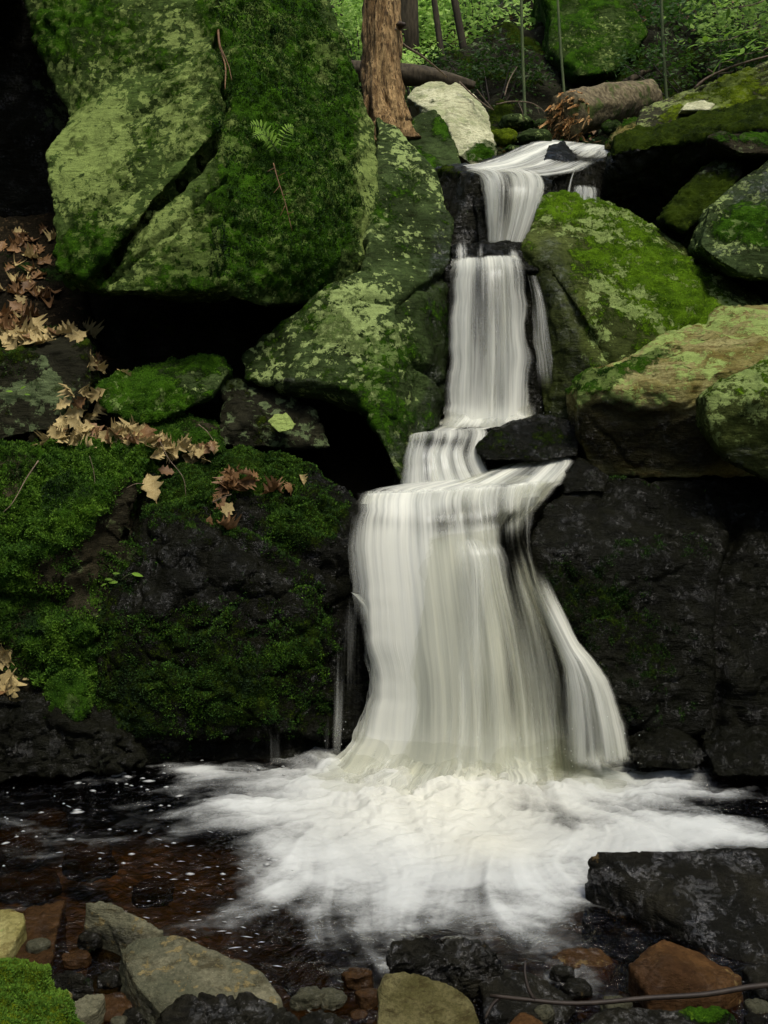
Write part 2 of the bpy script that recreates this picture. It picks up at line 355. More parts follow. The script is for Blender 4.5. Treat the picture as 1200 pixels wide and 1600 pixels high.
GX, GY = np.meshgrid(gx, gy); gp_ = np.stack([GX.ravel(), GY.ravel(), np.zeros(GX.size)], 1)
gz = terr(GX.ravel(), GY.ravel()); pool = (gp_[:, 1] < 4.6)
gz = gz + np.where(pool & (gz < .1), .05, .13)*fbm(gp_*1.6, 5, .55) + .02*pnoise(gp_*9)
co_t = np.stack([gp_[:, 0], gp_[:, 1], gz], 1)
far = sst(6, 10, co_t[:, 1])
me = mesh_np('forest_floor', co_t, grid_faces(len(gx), len(gy)), True, {'moss': .25+.25*far+.45*fbm(co_t*.8, 3), 'lichen': .2+.3*far, 'wet': np.where(gz < .15, .8, .0)})
ground = obj_from('forest_floor', me, M['soil']); tag(ground, kind='structure')
fcg = grid_faces(len(gx), len(gy)); ROCKS.append((ground, co_t, fcg, np.zeros_like(co_t), np.zeros(len(co_t))))

def gs(pts, drop=.18, grow=1.06):        # top face lying on the pool's edge, given with its height above the water
    t = [G(*p) for p in pts]; c = sum(t)/len(t); return t + [c+(q-c)*grow-np.array([0, 0, drop]) for q in t]
HS = hullspec
# ------------------------------------------------------------------ boulders round the falls
big = rock('mossy_boulder', 'huge leaning boulder, one face pale with lichen, the other deep green moss', [
    HS([(15,-90,6.2),(55,60,6.0),(112,165,5.8),(150,300,5.6),(330,-90,5.9),(335,150,5.5),(300,400,5.2)], 1.2),
    HS([(112,172,5.76),(70,235,5.5),(82,330,5.32),(90,430,5.16),(134,438,5.08),(188,368,5.12),(228,312,5.18),(274,278,5.2),(316,232,5.26),(346,188,5.36),(338,90,5.5),(200,120,5.6)], .35, .93, .05),
    HS([(100,250,5.8),(100,440,5.3),(160,456,5.12),(250,460,5.06),(335,452,5.02),(352,300,5.17),(260,330,5.2),(340,180,5.45)], .9),
    HS([(318,-90,5.9),(332,120,5.55),(345,200,5.42),(352,330,5.2),(335,452,5.05),(480,-90,6.7),(528,80,6.6),(558,140,6.45),(585,200,6.35),(592,300,6.2),(600,398,6.05),(560,440,5.9),(480,470,5.6),(415,478,5.3),(440,240,5.65),(430,400,5.3)], 1.0, .8)],
    'lichen', vox=.017, amp=.028, freq=2.2, facet=.35, fine=.004, moss=.24, moss_n=.3, lichen=.50, strata=(.55, .15, -.8, 7., .016), seed=1,
    grooves=[([(358,150),(353,196),(322,246),(280,291),(236,326),(198,380),(145,448)], 4, .10), ([(300,330),(350,285),(345,290)], 4, .06), ([(170,440),(230,390),(300,330),(330,300)], 4, .05),
             ([(300,130),(240,170),(180,190)], 5, .03), ([(345,60),(350,110),(352,150)], 7, .08), ([(280,240),(200,300),(130,340)], 5, .025)],
    paint=[('m',470,200,130,260,.62), ('m',430,360,110,90,.4), ('m',390,60,60,120,.3), ('m',120,40,90,60,.35), ('m',130,370,60,90,.45), ('l',140,230,70,120,.35), ('l',250,120,110,140,.15),
           ('m',572,260,18,150,-.3), ('l',572,240,25,150,.35), ('m',230,420,160,50,.3), ('m',210,100,200,160,.08), ('m',505,100,22,60,-.3), ('l',505,100,25,50,.5), ('w',260,490,260,22,.9), ('w',480,505,160,28,.9), ('d',470,300,60,120,.05), ('d',395,110,60,60,.05),
           ('m',300,400,70,40,.1), ('l',320,380,80,60,.3)], mossdisp=.016)
tufts(big, 80000, 'tuft_dark', .012, .009, .62, 9., pxbox=(330, -50, 620, 480))
tufts(big, 14000, 'tuft', .010, .007, .60, 9., pxbox=(340, -50, 620, 480))
slab = rock('lichen_boulder', 'tall slab leaning beside the falls, spotted with pale lichen over a black hollow', [
    HS([(588,182,7.0),(625,200,6.9),(682,270,6.6),(706,350,6.3),(702,430,6.0),(640,480,5.7),(560,460,5.6),(590,300,6.2)], .8),
    HS([(510,450,5.5),(600,405,5.8),(705,400,6.0),(702,560,5.75),(695,640,5.6),(640,668,5.35),(605,645,5.1),(545,605,5.12),(480,598,5.2),(385,592,5.35),(370,560,5.45),(440,500,5.5),(620,480,5.45)], .6, .8, .1),
    HS([(560,600,5.15),(700,560,5.7),(695,645,5.6),(640,672,5.3),(632,765,4.98),(608,720,5.0),(578,645,5.08)], .5)],
    'grey_lichen', vox=.015, amp=.025, freq=3., facet=.45, moss=.34, moss_n=.35, lichen=.46, strata=(.8, .2, .5, 8., .014), seed=2,
    grooves=[([(625,480),(640,560),(690,600)], 5, .05), ([(655,330),(640,250)], 4, .04), ([(560,460),(620,470),(700,430)], 6, .05)],
    paint=[('l',555,520,70,90,.35), ('l',650,240,50,80,.25), ('w',690,520,28,220,.9), ('w',665,690,50,60,.9), ('l',680,560,35,140,-.6), ('m',600,700,40,60,-.1), ('w',590,740,60,40,.5), ('w',450,600,80,12,.7), ('m',600,620,60,70,.2)])
rock('dark_rock', 'rock face blackened as shade in the hollow beneath the huge leaning boulder', [
    HS([(60,400,6.1),(640,400,6.5),(640,800,5.9),(300,720,5.75),(60,640,5.7)], .6)], 'dark', vox=.03, amp=.06, freq=3, wet=.5, lichen=.0, seed=3)  # dark filler rock, the hollow's blackness put into its colour
rock('dark_rock', 'rock wall darkened as shade behind the edge of the huge boulder, above the leaf bank', [
    HS([(-260,-160,6.7),(60,-160,6.6),(120,120,6.6),(180,420,6.9),(-260,360,6.9)], .8), HS([(-260,-200,6.0),(30,-200,6.2),(20,-60,6.2),(-120,60,6.0),(-260,200,5.8)], .8)], 'dark', vox=.035, amp=.06, freq=2.4, wet=.6, lichen=.0, seed=4,  # second hull: unseen overhang added to shade the recess
    paint=[('l',90,150,40,70,.5)])  # dark wet colour stands in for the recess's shade
bank = rock('leaf_bank', 'steep soil bank under drifted leaves', [HS([(-200,345,6.5),(100,335,6.5),(110,470,5.8),(150,560,5.5),(60,600,5.2),(-200,600,5.2),(-200,470,5.6)], .8)], 'soil', vox=.025, amp=.04, freq=3,
    moss=.2, seed=5, kind='structure')
step = rock('mossy_boulder', 'square block with a flat leafy top, at the edge below the leaf bank', [
    HS([(-80,556,5.0),(60,552,5.0),(100,548,5.02),(136,536,5.15),(143,600,5.02),(140,640,4.98),(100,668,4.92),(0,690,4.88),(-80,690,4.85),(-80,508,5.4),(100,512,5.4),(128,528,5.35)], .3)],
    'dark', vox=.013, amp=.02, freq=4, facet=.6, moss=.22, moss_up=.35, lichen=.35, seed=6, paint=[('l',75,590,18,50,.7,-25), ('l',30,610,25,12,.6), ('m',60,560,90,8,.2), ('l',10,650,30,20,-.2)])
wedge = rock('mossy_rock', 'wedge-shaped mossy rock with a slanting crack, above the leaf drift', [
    HS([(150,602,5.1),(200,582,5.2),(290,560,5.32),(345,560,5.28),(358,580,5.18),(330,622,5.0),(230,662,4.9),(165,645,4.95),(280,600,5.0)], .35)],
    'grey_lichen', vox=.011, amp=.016, freq=5, facet=.5, moss=.42, moss_up=.2, lichen=.35, seed=7, grooves=[([(235,640),(270,605),(330,575)], 5, .05)], cat='rock')
rock('lichen_rock', 'dim lumpy rock at the mouth of the black hollow', [
    HS([(345,600,5.35),(420,592,5.45),(490,640,5.35),(515,700,5.2),(340,700,5.05),(380,660,5.1)], .4)], 'dark', vox=.012, amp=.03, freq=5, facet=.6, moss=.3, lichen=.5, seed=8, cat='rock')
rock('pale_stone', 'small pale grey-green stone at the mouth of the black hollow', [
    HS([(418,660,4.98),(428,648,5.02),(446,646,5.03),(462,664,4.98),(458,672,4.95),(436,676,4.93)], .12)], 'tan', vox=.006, amp=.006, freq=14, lichen=.9, seed=9, cat='stone')
mound = rock('mossy_mound', 'low moss-covered mound between the leaf drift and the black hollow', [
    HS([(195,675,4.95),(240,655,5.0),(300,652,5.0),(335,668,4.95),(345,705,4.8),(240,715,4.75),(200,705,4.8)], .3)], 'mossy', vox=.011, amp=.03, freq=6, moss=.75, seed=10, cat='mound')
tufts(mound, 9000, 'tuft', .012, .007, .4)
massA = rock('mossy_boulder', 'bulging boulder cloaked in thick green moss, leaf drift on its top', [
    HS([(-120,720,4.75),(-10,730,4.68),(60,705,4.75),(110,692,4.8),(200,686,4.8),(238,705,4.62),(228,770,4.46),(225,860,4.36),(165,950,4.28),(130,1000,4.22),(-120,1000,4.15),(60,850,4.2),(-120,850,4.2),(150,800,4.28)], .6),
    HS([(-120,960,4.2),(140,960,4.28),(165,1010,4.25),(150,1080,4.2),(110,1120,4.14),(0,1125,4.1),(-120,1125,4.1)], .6)],
    'mossy', vox=.012, amp=.055, freq=3.2, facet=.5, moss=.72, moss_n=.45, seed=11, paint=[('m',180,850,50,80,-.45), ('m',215,760,30,50,-.35), ('m',20,1090,60,30,-.6), ('w',20,1100,80,30,.5),('d',190,850,40,90,-.08)], mossdisp=.03,
    grooves=[([(110,700),(105,730),(60,780),(0,850)], 10, .05), ([(240,720),(225,800),(200,900),(150,1000)], 16, .06), ([(-10,935),(100,940),(200,900)], 16, .04)])
tufts(massA, 150000, 'tuft', .015, .0075, .42, 9.)
tufts(massA, 40000, 'tuft_dark', .013, .009, .35, 9.)
tufts(massA, 9000, 'tuft_bright', .014, .006, .65, 9.)
massB = rock('wet_boulder', 'broad dark wet boulder with a silvery slanting ledge, left of the main fall', [
    HS([(225,720,4.8),(345,697,4.92),(440,708,4.88),(478,735,4.8),(525,762,4.75),(560,778,4.7),(568,850,4.5),(575,1000,4.4),(582,1120,4.3),(580,1215,4.22),(120,1210,4.1),(140,1100,4.14),(160,1000,4.22),(205,880,4.36),(230,800,4.46),(330,815,4.42),(440,905,4.30),(300,900,4.25),(480,1000,4.22),(350,1080,4.1)], .5)],
    'wet', vox=.012, amp=.045, freq=3.2, facet=.8, moss=.38, moss_n=.34, lichen=.05, wet=.8, wet_low=.12, seed=12, strata=(-.5, .2, -.8, 5., .012),
    paint=[('m',410,735,80,30,.7), ('m',300,760,50,60,.55), ('m',300,1090,180,70,.28), ('m',400,1000,120,60,.18), ('m',380,870,70,14,-.8,38), ('w',385,875,80,22,.6,38), ('m',560,1000,40,200,-.5), ('m',250,870,60,60,-.3), ('d',385,850,80,14,-.05,38), ('d',370,930,90,25,-.04,25), ('m',240,980,60,40,.2), ('m',60,1170,220,18,-.8),('m',480,820,60,50,.3)],
    grooves=[([(330,740),(370,800),(450,850),(540,900)], 12, .07), ([(300,1180),(440,1172),(560,1185)], 16, .10), ([(350,985),(450,1000),(530,960)], 7, .03)], mossdisp=.014)
tufts(massB, 70000, 'tuft_dark', .011, .008, .45)
tufts(massB, 26000, 'tuft', .011, .006, .55)
tufts(massB, 22000, 'tuft', .012, .006, .4, pxbox=(240, 690, 480, 830))
rock('mossy_stone', 'small smooth moss-capped stone at the foot of the mossy bank', [
    HS([(68,1100,4.06),(80,1065,4.1),(105,1050,4.12),(130,1070,4.1),(138,1110,4.06),(120,1125,4.02),(75,1125,4.02)], .2)], 'mossy', vox=.009, amp=.01, freq=6, moss=.8, moss_n=.2, seed=13, cat='stone')
tufts(ROCKS[-1][0], 5000, 'tuft', .010, .006, .3)
tufts(wedge, 9000, 'tuft', .009, .006, .5)
tufts(step, 5000, 'tuft_dark', .009, .006, .5)
rock('wet_rock', 'low jagged black rock at the waterline below the mossy bank', [
    HS([(-120,1085,4.05),(0,1090,4.02),(60,1125,4.0),(130,1130,4.0),(190,1150,4.0),(230,1200,3.98),(130,1215,3.92),(-120,1225,3.86)], .3)], 'wet', vox=.011, amp=.04, freq=6, facet=1., wet=.8, lichen=.0, seed=14, cat='rock')
rock('wet_rock', 'black rock behind the broad white main fall', [
    HS([(535,790,4.82),(700,775,4.9),(865,790,4.8),(880,900,4.6),(900,1000,4.5),(915,1240,4.4),(520,1240,4.35)], .6)], 'wet', vox=.02, amp=.03, freq=4, wet=.9, lichen=0, seed=15)
rock('wet_rock', 'black stepped ledge that the small upper rapids slide over', [
    HS([(618,700,5.3),(780,690,5.35),(760,780,4.95),(612,780,4.95)], .5), HS([(600,800,4.95),(890,780,5.0),(900,735,5.1),(760,740,5.15),(640,780,5.0)], .4)], 'wet', vox=.015, amp=.02, freq=5, wet=.9, lichen=0, seed=16)
rock('wet_rock', 'rounded black rock splitting the stream below the middle fall', [
    HS([(742,700,4.98),(760,683,5.02),(800,660,5.1),(842,650,5.15),(890,656,5.15),(908,680,5.05),(903,712,4.9),(840,722,4.86),(758,718,4.9)], .3)], 'wet', vox=.01, amp=.014, freq=6, facet=.3, moss=.25, wet=.6, lichen=.05, seed=17)
rock('wet_rock', 'small black rock at the corner of the lip of the main fall', [
    HS([(884,735,4.85),(905,715,4.88),(925,725,4.85),(955,745,4.8),(945,768,4.72),(880,772,4.72)], .3)], 'wet', vox=.01, amp=.012, freq=8, wet=.6, lichen=0, seed=18)
massC = rock('wet_boulder', 'great black wet boulder filling the bank right of the main fall', [
    HS([(828,850,4.5),(850,790,4.62),(880,764,4.75),(960,750,4.85),(1100,752,4.9),(1320,758,4.95),(1320,1220,4.2),(1000,1215,4.12),(890,1215,4.25),(838,1000,4.38),(1000,880,4.42),(1130,870,4.5),(1100,1000,4.3),(980,1100,4.2)], .6)],
    'wet', vox=.013, amp=.035, freq=3., facet=.7, moss=.18, moss_n=.35, lichen=.0, wet=.85, wet_low=.15, seed=19,
    paint=[('w',1070,790,120,35,.4), ('m',1070,790,140,45,-.5), ('m',1170,1000,60,160,-.5), ('m',1180,880,60,60,-.5), ('m',950,1040,90,70,.1)],
    grooves=[([(1155,800),(1140,900),(1125,1000),(1130,1150)], 10, .08), ([(1010,795),(1050,820),(1090,830)], 6, .03), ([(980,1150),(1080,1165),(1230,1170)], 14, .06)])
tufts(massC, 16000, 'tuft_dark', .010, .007, .40)
for i, (lb, pts) in enumerate([('jagged black stone at the waterline, nearest the side branch of the fall', [(985,1175,4.0),(1030,1150,4.05),(1085,1155,4.05),(1110,1180,3.98),(1090,1205,3.9),(1000,1200,3.92)]),
        ('low black stone at the waterline against the edge, below the great black boulder', [(1100,1170,4.0),(1150,1150,4.05),(1240,1160,4.0),(1300,1215,3.85),(1120,1215,3.85)])]):
    rock('wet_rock', lb, [HS(pts, .2)], 'wet', vox=.009, amp=.02, freq=9, facet=1, wet=.9, lichen=0, seed=20+i, cat='rock')
tanb = rock('tan_boulder', 'long tan boulder with a sunlit slanting top and brown front darkened as shade, right of the falls', [
    HS([(898,622,4.88),(925,585,5.12),(1000,550,5.35),(1070,510,5.6),(1130,478,5.8),(1320,460,6.0),(930,612,4.84),(1040,600,4.78),(1200,560,4.8),(1320,540,4.8),(900,680,4.92),(925,742,4.98),(1320,750,4.9),(1100,748,4.9)], .7)],
    'tan', vox=.012, amp=.03, freq=2.6, facet=.6, moss=.12, moss_up=.1, moss_n=.3, lichen=.62, seed=22, strata=(.45, .5, .8, 5., .014),
    paint=[('m',925,600,40,24,.6), ('m',990,570,60,10,.55,-25), ('w',1050,690,240,62,.8), ('w',950,645,60,40,.35), ('w',1180,540,40,14,.4), ('l',1050,690,250,60,-.8), ('m',1150,700,60,50,.0)],  # wet mask darkens the front, painting its shade into the colour
    grooves=[([(1000,580),(1060,595),(1110,585)], 7, .05), ([(1100,500),(1150,520),(1200,515)], 8, .04), ([(930,640),(1000,655),(1060,640)], 8, .04)])
rock('lichen_boulder', 'rounded yellow-green boulder at the edge, in front of the long tan boulder', [
    HS([(1103,620,4.55),(1125,592,4.65),(1200,568,4.75),(1320,555,4.8),(1108,665,4.52),(1140,720,4.55),(1220,760,4.55),(1320,770,4.55),(1180,620,4.45)], .5)],
    'green_lichen', vox=.012, amp=.02, freq=4, moss=.35, moss_up=.15, lichen=.6, seed=23, paint=[('w',1200,740,110,50,1.),('m',1200,740,110,50,-.7), ('l',1200,740,110,50,-.7), ('l',1150,610,30,30,.4), ('m',1180,700,60,40,-.2)])
greenb = rock('lichen_boulder', 'big wedge of rock with crusty lichen rosettes and bright moss, right of the middle fall', [
    HS([(850,308,6.35),(880,301,6.45),(960,322,6.55),(1040,366,6.45),(1130,425,6.25),(1215,482,5.95),(1080,590,5.5),(965,600,5.42),(920,505,5.5),(862,420,5.75),(818,388,6.0),(830,350,6.2),(836,560,5.8),(850,670,5.6),(960,700,5.5),(1100,640,5.5)], .8)],
    'green_lichen', vox=.014, amp=.026, freq=2.6, facet=.4, moss=.36, moss_up=.14, moss_n=.3, lichen=.44, seed=24,
    paint=[('w',860,540,50,170,1.), ('l',860,540,50,170,-1.), ('m',860,540,45,170,-.5), ('m',890,318,60,24,.5), ('m',1010,410,50,90,.42,-30), ('m',1060,480,60,60,.25), ('l',960,470,60,50,.4), ('l',900,350,50,30,.3), ('w',1160,450,50,22,.7,35), ('m',1160,450,50,20,-.5,35), ('w',930,600,60,40,.8)],
    grooves=[([(860,420),(905,500),(960,575)], 9, .05), ([(1090,400),(1110,450),(1090,520)], 7, .03)])
tufts(greenb, 9000, 'tuft_yellow', .008, .006, .6)
rock('overhang_rock', 'overhanging rock painted black as shade, with a mossy brow, right of the top of the stream', [
    HS([(950,242,7.0),(965,220,7.2),(1060,182,7.4),(1330,120,7.6),(1330,200,6.5),(1150,205,6.6),(1040,225,6.7),(940,330,7.4),(1040,380,7.4),(1330,450,7.2)], .6)],
    'dark', vox=.018, amp=.05, freq=2.5, facet=.7, moss=.0, moss_up=.75, lichen=.1, wet=.6, seed=25, paint=[('m',1120,200,160,22,.5,-12), ('m',1150,330,160,90,-.6)], cat='rock')  # wet and dark colour paint in the shade under the overhang
rock('mossy_rock', 'curved mossy ledge rock below the mossy brow, against the edge', [
    HS([(1105,215,6.5),(1140,195,6.7),(1200,188,6.8),(1320,190,6.8),(1320,245,6.4),(1160,240,6.35)], .5)], 'mossy', vox=.013, amp=.02, freq=4, moss=.45, moss_up=.35, seed=26, cat='rock', paint=[('m',1200,240,80,14,-.6)])
rock('long_rock', 'dim oblong rock lying slantwise in the dark recess behind the green wedge boulder', [
    HS([(1035,345,6.35),(1050,318,6.4),(1110,255,6.6),(1150,250,6.6),(1162,268,6.5),(1150,292,6.4),(1070,362,6.25)], .3)], 'dark', vox=.012, amp=.014, freq=5, moss=.25, moss_up=.35, lichen=.3, seed=27, cat='rock')
rock('wet_boulder', 'glossy wet boulder with painted pale sheen and moss at the edge above the green wedge boulder', [
    HS([(1092,385,5.98),(1112,322,6.15),(1168,272,6.35),(1210,245,6.4),(1330,210,6.4),(1330,460,5.8),(1160,430,5.75),(1110,400,5.9),(1190,330,6.0)], .6)],
    'grey_lichen', vox=.013, amp=.022, freq=3.4, facet=.6, moss=.35, moss_n=.5, lichen=.3, wet=.4, seed=28, paint=[('m',1180,350,50,50,.35),('w',1200,270,60,30,.5,-35),('m',1190,265,70,16,-.8,-35), ('m',1140,400,60,30,-.5)])  # pale lichen colour stands in for light reflected off the boulder
rock('wet_rock', 'black cave-like ledge beneath the top of the upper fall', [
    HS([(668,262,6.95),(720,258,6.8),(748,272,6.5),(765,300,6.6),(760,385,6.4),(690,390,6.5),(676,320,6.8)], .4)], 'dark', vox=.014, amp=.02, freq=5, wet=.9, lichen=0, seed=29,
    paint=[('m',700,268,40,8,.5)])
rock('wet_rock', 'black rock behind the uppermost white curtain', [
    HS([(735,272,6.6),(800,268,6.6),(865,280,6.6),(860,380,6.3),(750,390,6.3)], .4)], 'wet', vox=.016, amp=.02, freq=5, wet=.9, lichen=0, seed=30)
rock('wet_rock', 'black lip stone the middle fall pours over', [
    HS([(702,384,6.15),(760,376,6.2),(838,380,6.15),(842,425,5.85),(770,420,5.78),(706,418,5.85)], .3)], 'wet', vox=.01, amp=.018, freq=9, facet=.9, wet=.9, lichen=0, seed=31)
rock('wet_rock', 'tall black rock behind the middle fall', [
    HS([(696,412,5.95),(850,415,5.95),(862,690,5.6),(685,690,5.6)], .4)], 'wet', vox=.018, amp=.02, freq=5, wet=.9, lichen=0, seed=32)
rock('wet_rock', 'dark slab bed under the sliding water at the top of the stream', [
    HS([(735,275,6.75),(700,262,7.1),(790,238,7.9),(850,226,8.4),(965,232,8.3),(950,250,7.6),(880,275,6.9),(850,285,6.7)], .3), HS([(855,275,6.9),(950,245,7.5),(945,330,7.3),(860,330,6.8)], .3)], 'dark', vox=.018, amp=.03, freq=4, wet=.9, lichen=0, seed=33)
rock('wet_rock', 'small black rock poking through the sliding water at the top', [
    HS([(848,250,7.25),(858,228,7.6),(880,222,7.7),(903,240,7.5),(900,262,7.2),(862,268,7.1)], .2)], 'wet', vox=.011, amp=.015, freq=8, wet=.9, lichen=0, seed=34, cat='rock')
pale = rock('pale_boulder', 'bright cream boulder with a notched top at the head of the stream', [
    HS([(634,152,8.5),(648,138,8.6),(670,126,8.7),(690,126,8.7),(696,135,8.6),(700,215,8.1),(672,172,8.25),(745,235,8.0),(740,150,8.5),(716,215,8.0)], .5), HS([(698,134,8.6),(712,127,8.7),(745,150,8.6),(764,180,8.5),(768,215,8.3),(776,248,8.0),(740,262,7.9),(712,240,7.9),(700,200,8.0)], .5)],
    'white', vox=.014, amp=.02, freq=3, facet=.5, lichen=.5, seed=35, paint=[('m',755,235,28,18,.9), ('m',735,248,40,10,.6), ('w',725,215,40,12,.15)])
rock('grey_boulder', 'dark grey pointed rock in front of the cream boulder', [
    HS([(625,205,7.9),(640,188,8.0),(658,176,8.1),(678,172,8.1),(690,185,8.0),(708,210,7.8),(722,258,7.5),(665,268,7.4),(632,225,7.7)], .4)], 'grey_lichen', vox=.014, amp=.018, freq=4, moss=.3, lichen=.35, seed=36,
    paint=[('l',670,240,50,40,-.5), ('m',690,195,14,24,.5)])
for i, (lb, c, r_) in enumerate([('bright moss-covered stone just right of the cream boulder', (785,216,8.6), (24,13)), ('rounded grey-green stone at the head of the stream', (835,216,8.4), (30,14)),
        ('low dim mossy stone behind the bright moss-covered one', (808,192,9.2), (28,14)), ('small dark stone beside the broken end of the log', (850,196,9.0), (15,10)),
        ('grey flat stone at the edge of the sliding water', (800,234,8.0), (12,6)), ('tan stone beneath the broken log', (955,200,8.6), (18,12))]):
    c0 = P(*c); rx = r_[0]/F*c[2]; rz = r_[1]/F*c[2]
    h = [c0 + np.array([cos(a)*rx*(.85+.3*random.random())*cos(b), sin(a)*rx*.8*cos(b), sin(b)*rz]) for a in np.arange(0, 6.2, .7) for b in (-.7, 0, .75)]
    rock('mossy_stone' if i in (0, 2) else 'grey_stone', lb, [h], 'bright_moss' if i == 0 else 'grey_lichen', vox=.014, amp=.015, freq=6, moss=.85 if i == 0 else (.5 if i == 2 else .3), lichen=.4, seed=40+i, cat='stone')
rock('brown_stone', 'layered brown stones tucked under the mossy brow at the top right', [
    HS([(952,222,7.7),(960,205,7.9),(985,185,8.0),(1010,182,8.0),(1010,200,7.7),(985,222,7.5)], .3)], 'tan', vox=.012, amp=.02, freq=8, facet=.9, lichen=.2, wet=.4, moss=.3, seed=46, cat='rock')
rock('mossy_rock', 'long yellow-green mossy hump sloping up to the top right edge', [
    HS([(990,212,7.5),(1005,165,7.9),(1080,150,7.9),(1130,122,8.0),(1200,97,8.1),(1330,60,8.3),(1330,170,7.7),(1090,190,7.4)], .5)], 'bright_moss', vox=.016, amp=.03, freq=3, moss=.42, moss_n=.4, lichen=.6, seed=47,
    paint=[('m',1130,140,80,22,.4,-25), ('m',1090,163,26,9,-1.2), ('l',1090,163,26,9,.2), ('m',1030,160,24,12,-.6)])
rock('grey_stone', 'smooth lilac-grey stone on the mossy hump', [
    HS([(1063,172,7.42),(1075,160,7.5),(1100,156,7.52),(1118,162,7.48),(1110,172,7.4)], .2)], 'white', vox=.01, amp=.006, freq=6, lichen=-.2, wet=.3, seed=48, cat='stone')
# background crags
rock('crag', 'shadowy mossy crag across the ravine behind the cream boulder', [
    HS([(655,150,10.6),(690,88,11.2),(760,55,11.6),(850,30,11.8),(880,120,10.9),(860,215,10.2),(760,215,9.9)], 1.5)], 'dark', vox=.04, amp=.10, freq=1.6, facet=.9, moss=.4, moss_n=.5, lichen=.3, seed=50, cat='crag')
rock('crag', 'smooth green-faced crag at the top, above the broken log', [
    HS([(842,-60,11.6),(965,-60,11.6),(1015,50,11.0),(960,112,10.6),(905,120,10.5),(862,80,10.9)], 1.2)], 'lichen', vox=.035, amp=.05, freq=1.6, moss=.55, moss_n=.3, lichen=.35, seed=51, cat='crag')
rock('crag', 'dark undercut crag behind the broken log and the mossy hump', [
    HS([(860,130,10.9),(960,60,11.2),(1040,40,11.6),(1330,60,11.6),(1330,190,10.3),(900,215,10.3)], 1.5)], 'dark', vox=.045, amp=.12, freq=1.7, facet=.9, moss=.42, moss_n=.5, lichen=.3, seed=52, cat='crag')
# ------------------------------------------------------------------ stones at the near edge of the pool
RV = dict(smooth=4, amp=.011, freq=6, facet=.35, fine=.0015, vox=.006)
def fg(name, label, pts, mat, drop=.2, **k):
    a = dict(RV); a.update(k); return rock(name, label, [gs(pts, drop)], mat, cat=a.pop('cat', 'stone'), **a)
fg('river_stone', 'large flat grey-tan stone in the near corner of the pool', [(184,1478,.10),(205,1466,.11),(270,1459,.12),(345,1488,.11),(410,1518,.10),(440,1560,.07),(432,1576,.07),(335,1560,.10),(252,1588,.07),(214,1542,.09),(188,1500,.09)], 'river',
   seed=60, lichen=.28, moss=.0, wet_low=-.02, strata=(.2, .1, 1, 9., .002), grooves=[([(300,1555),(330,1535),(400,1540)], 4, .01), ([(225,1500),(300,1530)], 3, .006)], vox=.005, paint=[('w',240,1570,60,25,.6)])
fg('wet_stone', 'glossy black ridged stone at the bottom edge, overlapping the large flat stone', [(228,1605,.14),(265,1572,.16),(312,1550,.18),(400,1550,.17),(445,1572,.14),(475,1605,.11),(490,1680,.1),(215,1680,.1)], 'river_wet', seed=61, wet=.95, lichen=.0, amp=.018, freq=9, facet=1.2, strata=(.8, .4, .3, 22., .006))
fg('mossy_stone', 'stone covered in vivid green moss at the bottom left corner', [(-80,1500,.27),(0,1506,.27),(60,1513,.25),(92,1548,.2),(128,1605,.14),(135,1690,.1),(-80,1690,.2)], 'bright_moss', seed=62, moss=.95, moss_n=.2, amp=.014, mossdisp=.012)
mc_ = ROCKS[-1][0]; tufts(mc_, 26000, 'tuft_bright', .008, .0045, .3, 40.); tufts(mc_, 6000, 'tuft', .007, .004, .3, 40.)
fg('dark_stone', 'low black stone with a pale yellowish rim, behind the large flat stone', [(133,1412,.12),(168,1407,.13),(190,1420,.12),(218,1438,.10),(258,1456,.07),(235,1472,.05),(195,1466,.06),(140,1436,.08)], 'river', seed=63, wet=.25, lichen=.3, drop=.22, paint=[('w',180,1490,60,40,1.)])
fg('tan_stone', 'smooth tan stone at the left edge of the pool', [(-80,1415,.06),(15,1418,.07),(38,1424,.07),(40,1442,.06),(15,1490,.04),(-80,1530,.03)], 'tan', seed=64, lichen=.1, wet=.1, amp=.008)
fg('submerged_stone', 'brown slab under the water beside the smooth tan stone', [(40,1420,.01),(70,1412,.01),(102,1405,.02),(95,1440,.01),(78,1512,.02),(20,1512,.01)], 'rust', seed=65, wet=.7, lichen=.1)
fg('dark_stone', 'small slate-dark oval stone next to the vivid moss', [(72,1522,.06),(108,1512,.07),(130,1518,.06),(150,1534,.05),(135,1546,.03),(90,1542,.03)], 'river_wet', seed=66, wet=.6, lichen=.1, vox=.005)
fg('small_stone', 'thumb-sized pinkish stone beside the vivid moss', [(92,1552,.07),(104,1543,.08),(118,1548,.07),(114,1562,.05),(97,1563,.05)], 'tan', seed=67, vox=.004, amp=.004, lichen=.0, cat='stone')
fg('small_stone', 'olive pebble wedge just below the pinkish stone', [(112,1566,.06),(135,1552,.07),(165,1552,.06),(150,1582,.04),(118,1596,.04)], 'river', seed=68, vox=.004, amp=.004, wet=.4)
fg('rust_stone', 'flat rust-coloured stone sunk between the moss and the large flat stone', [(150,1552,.02),(190,1545,.03),(215,1560,.02),(200,1590,.01),(160,1590,.01)], 'rust', seed=69, wet=.6)
fg('wet_stone', 'dark flat stone glinting with wet specks, in the middle of the near edge', [(604,1488,.12),(618,1472,.13),(655,1462,.14),(735,1464,.14),(778,1484,.13),(786,1498,.11),(765,1508,.10),(612,1508,.10)], 'river_wet', seed=70, wet=.95, lichen=.1, amp=.012, freq=14, facet=1.2)
fg('tan_stone', 'rounded mustard-tan stone at the bottom edge below the glinting stone', [(592,1545,.15),(602,1520,.17),(650,1517,.19),(702,1533,.17),(738,1562,.14),(752,1610,.1),(750,1680,.08),(585,1680,.1),(586,1590,.14)], 'mustard', seed=71, lichen=.0, moss=.12, moss_n=.3, amp=.010)
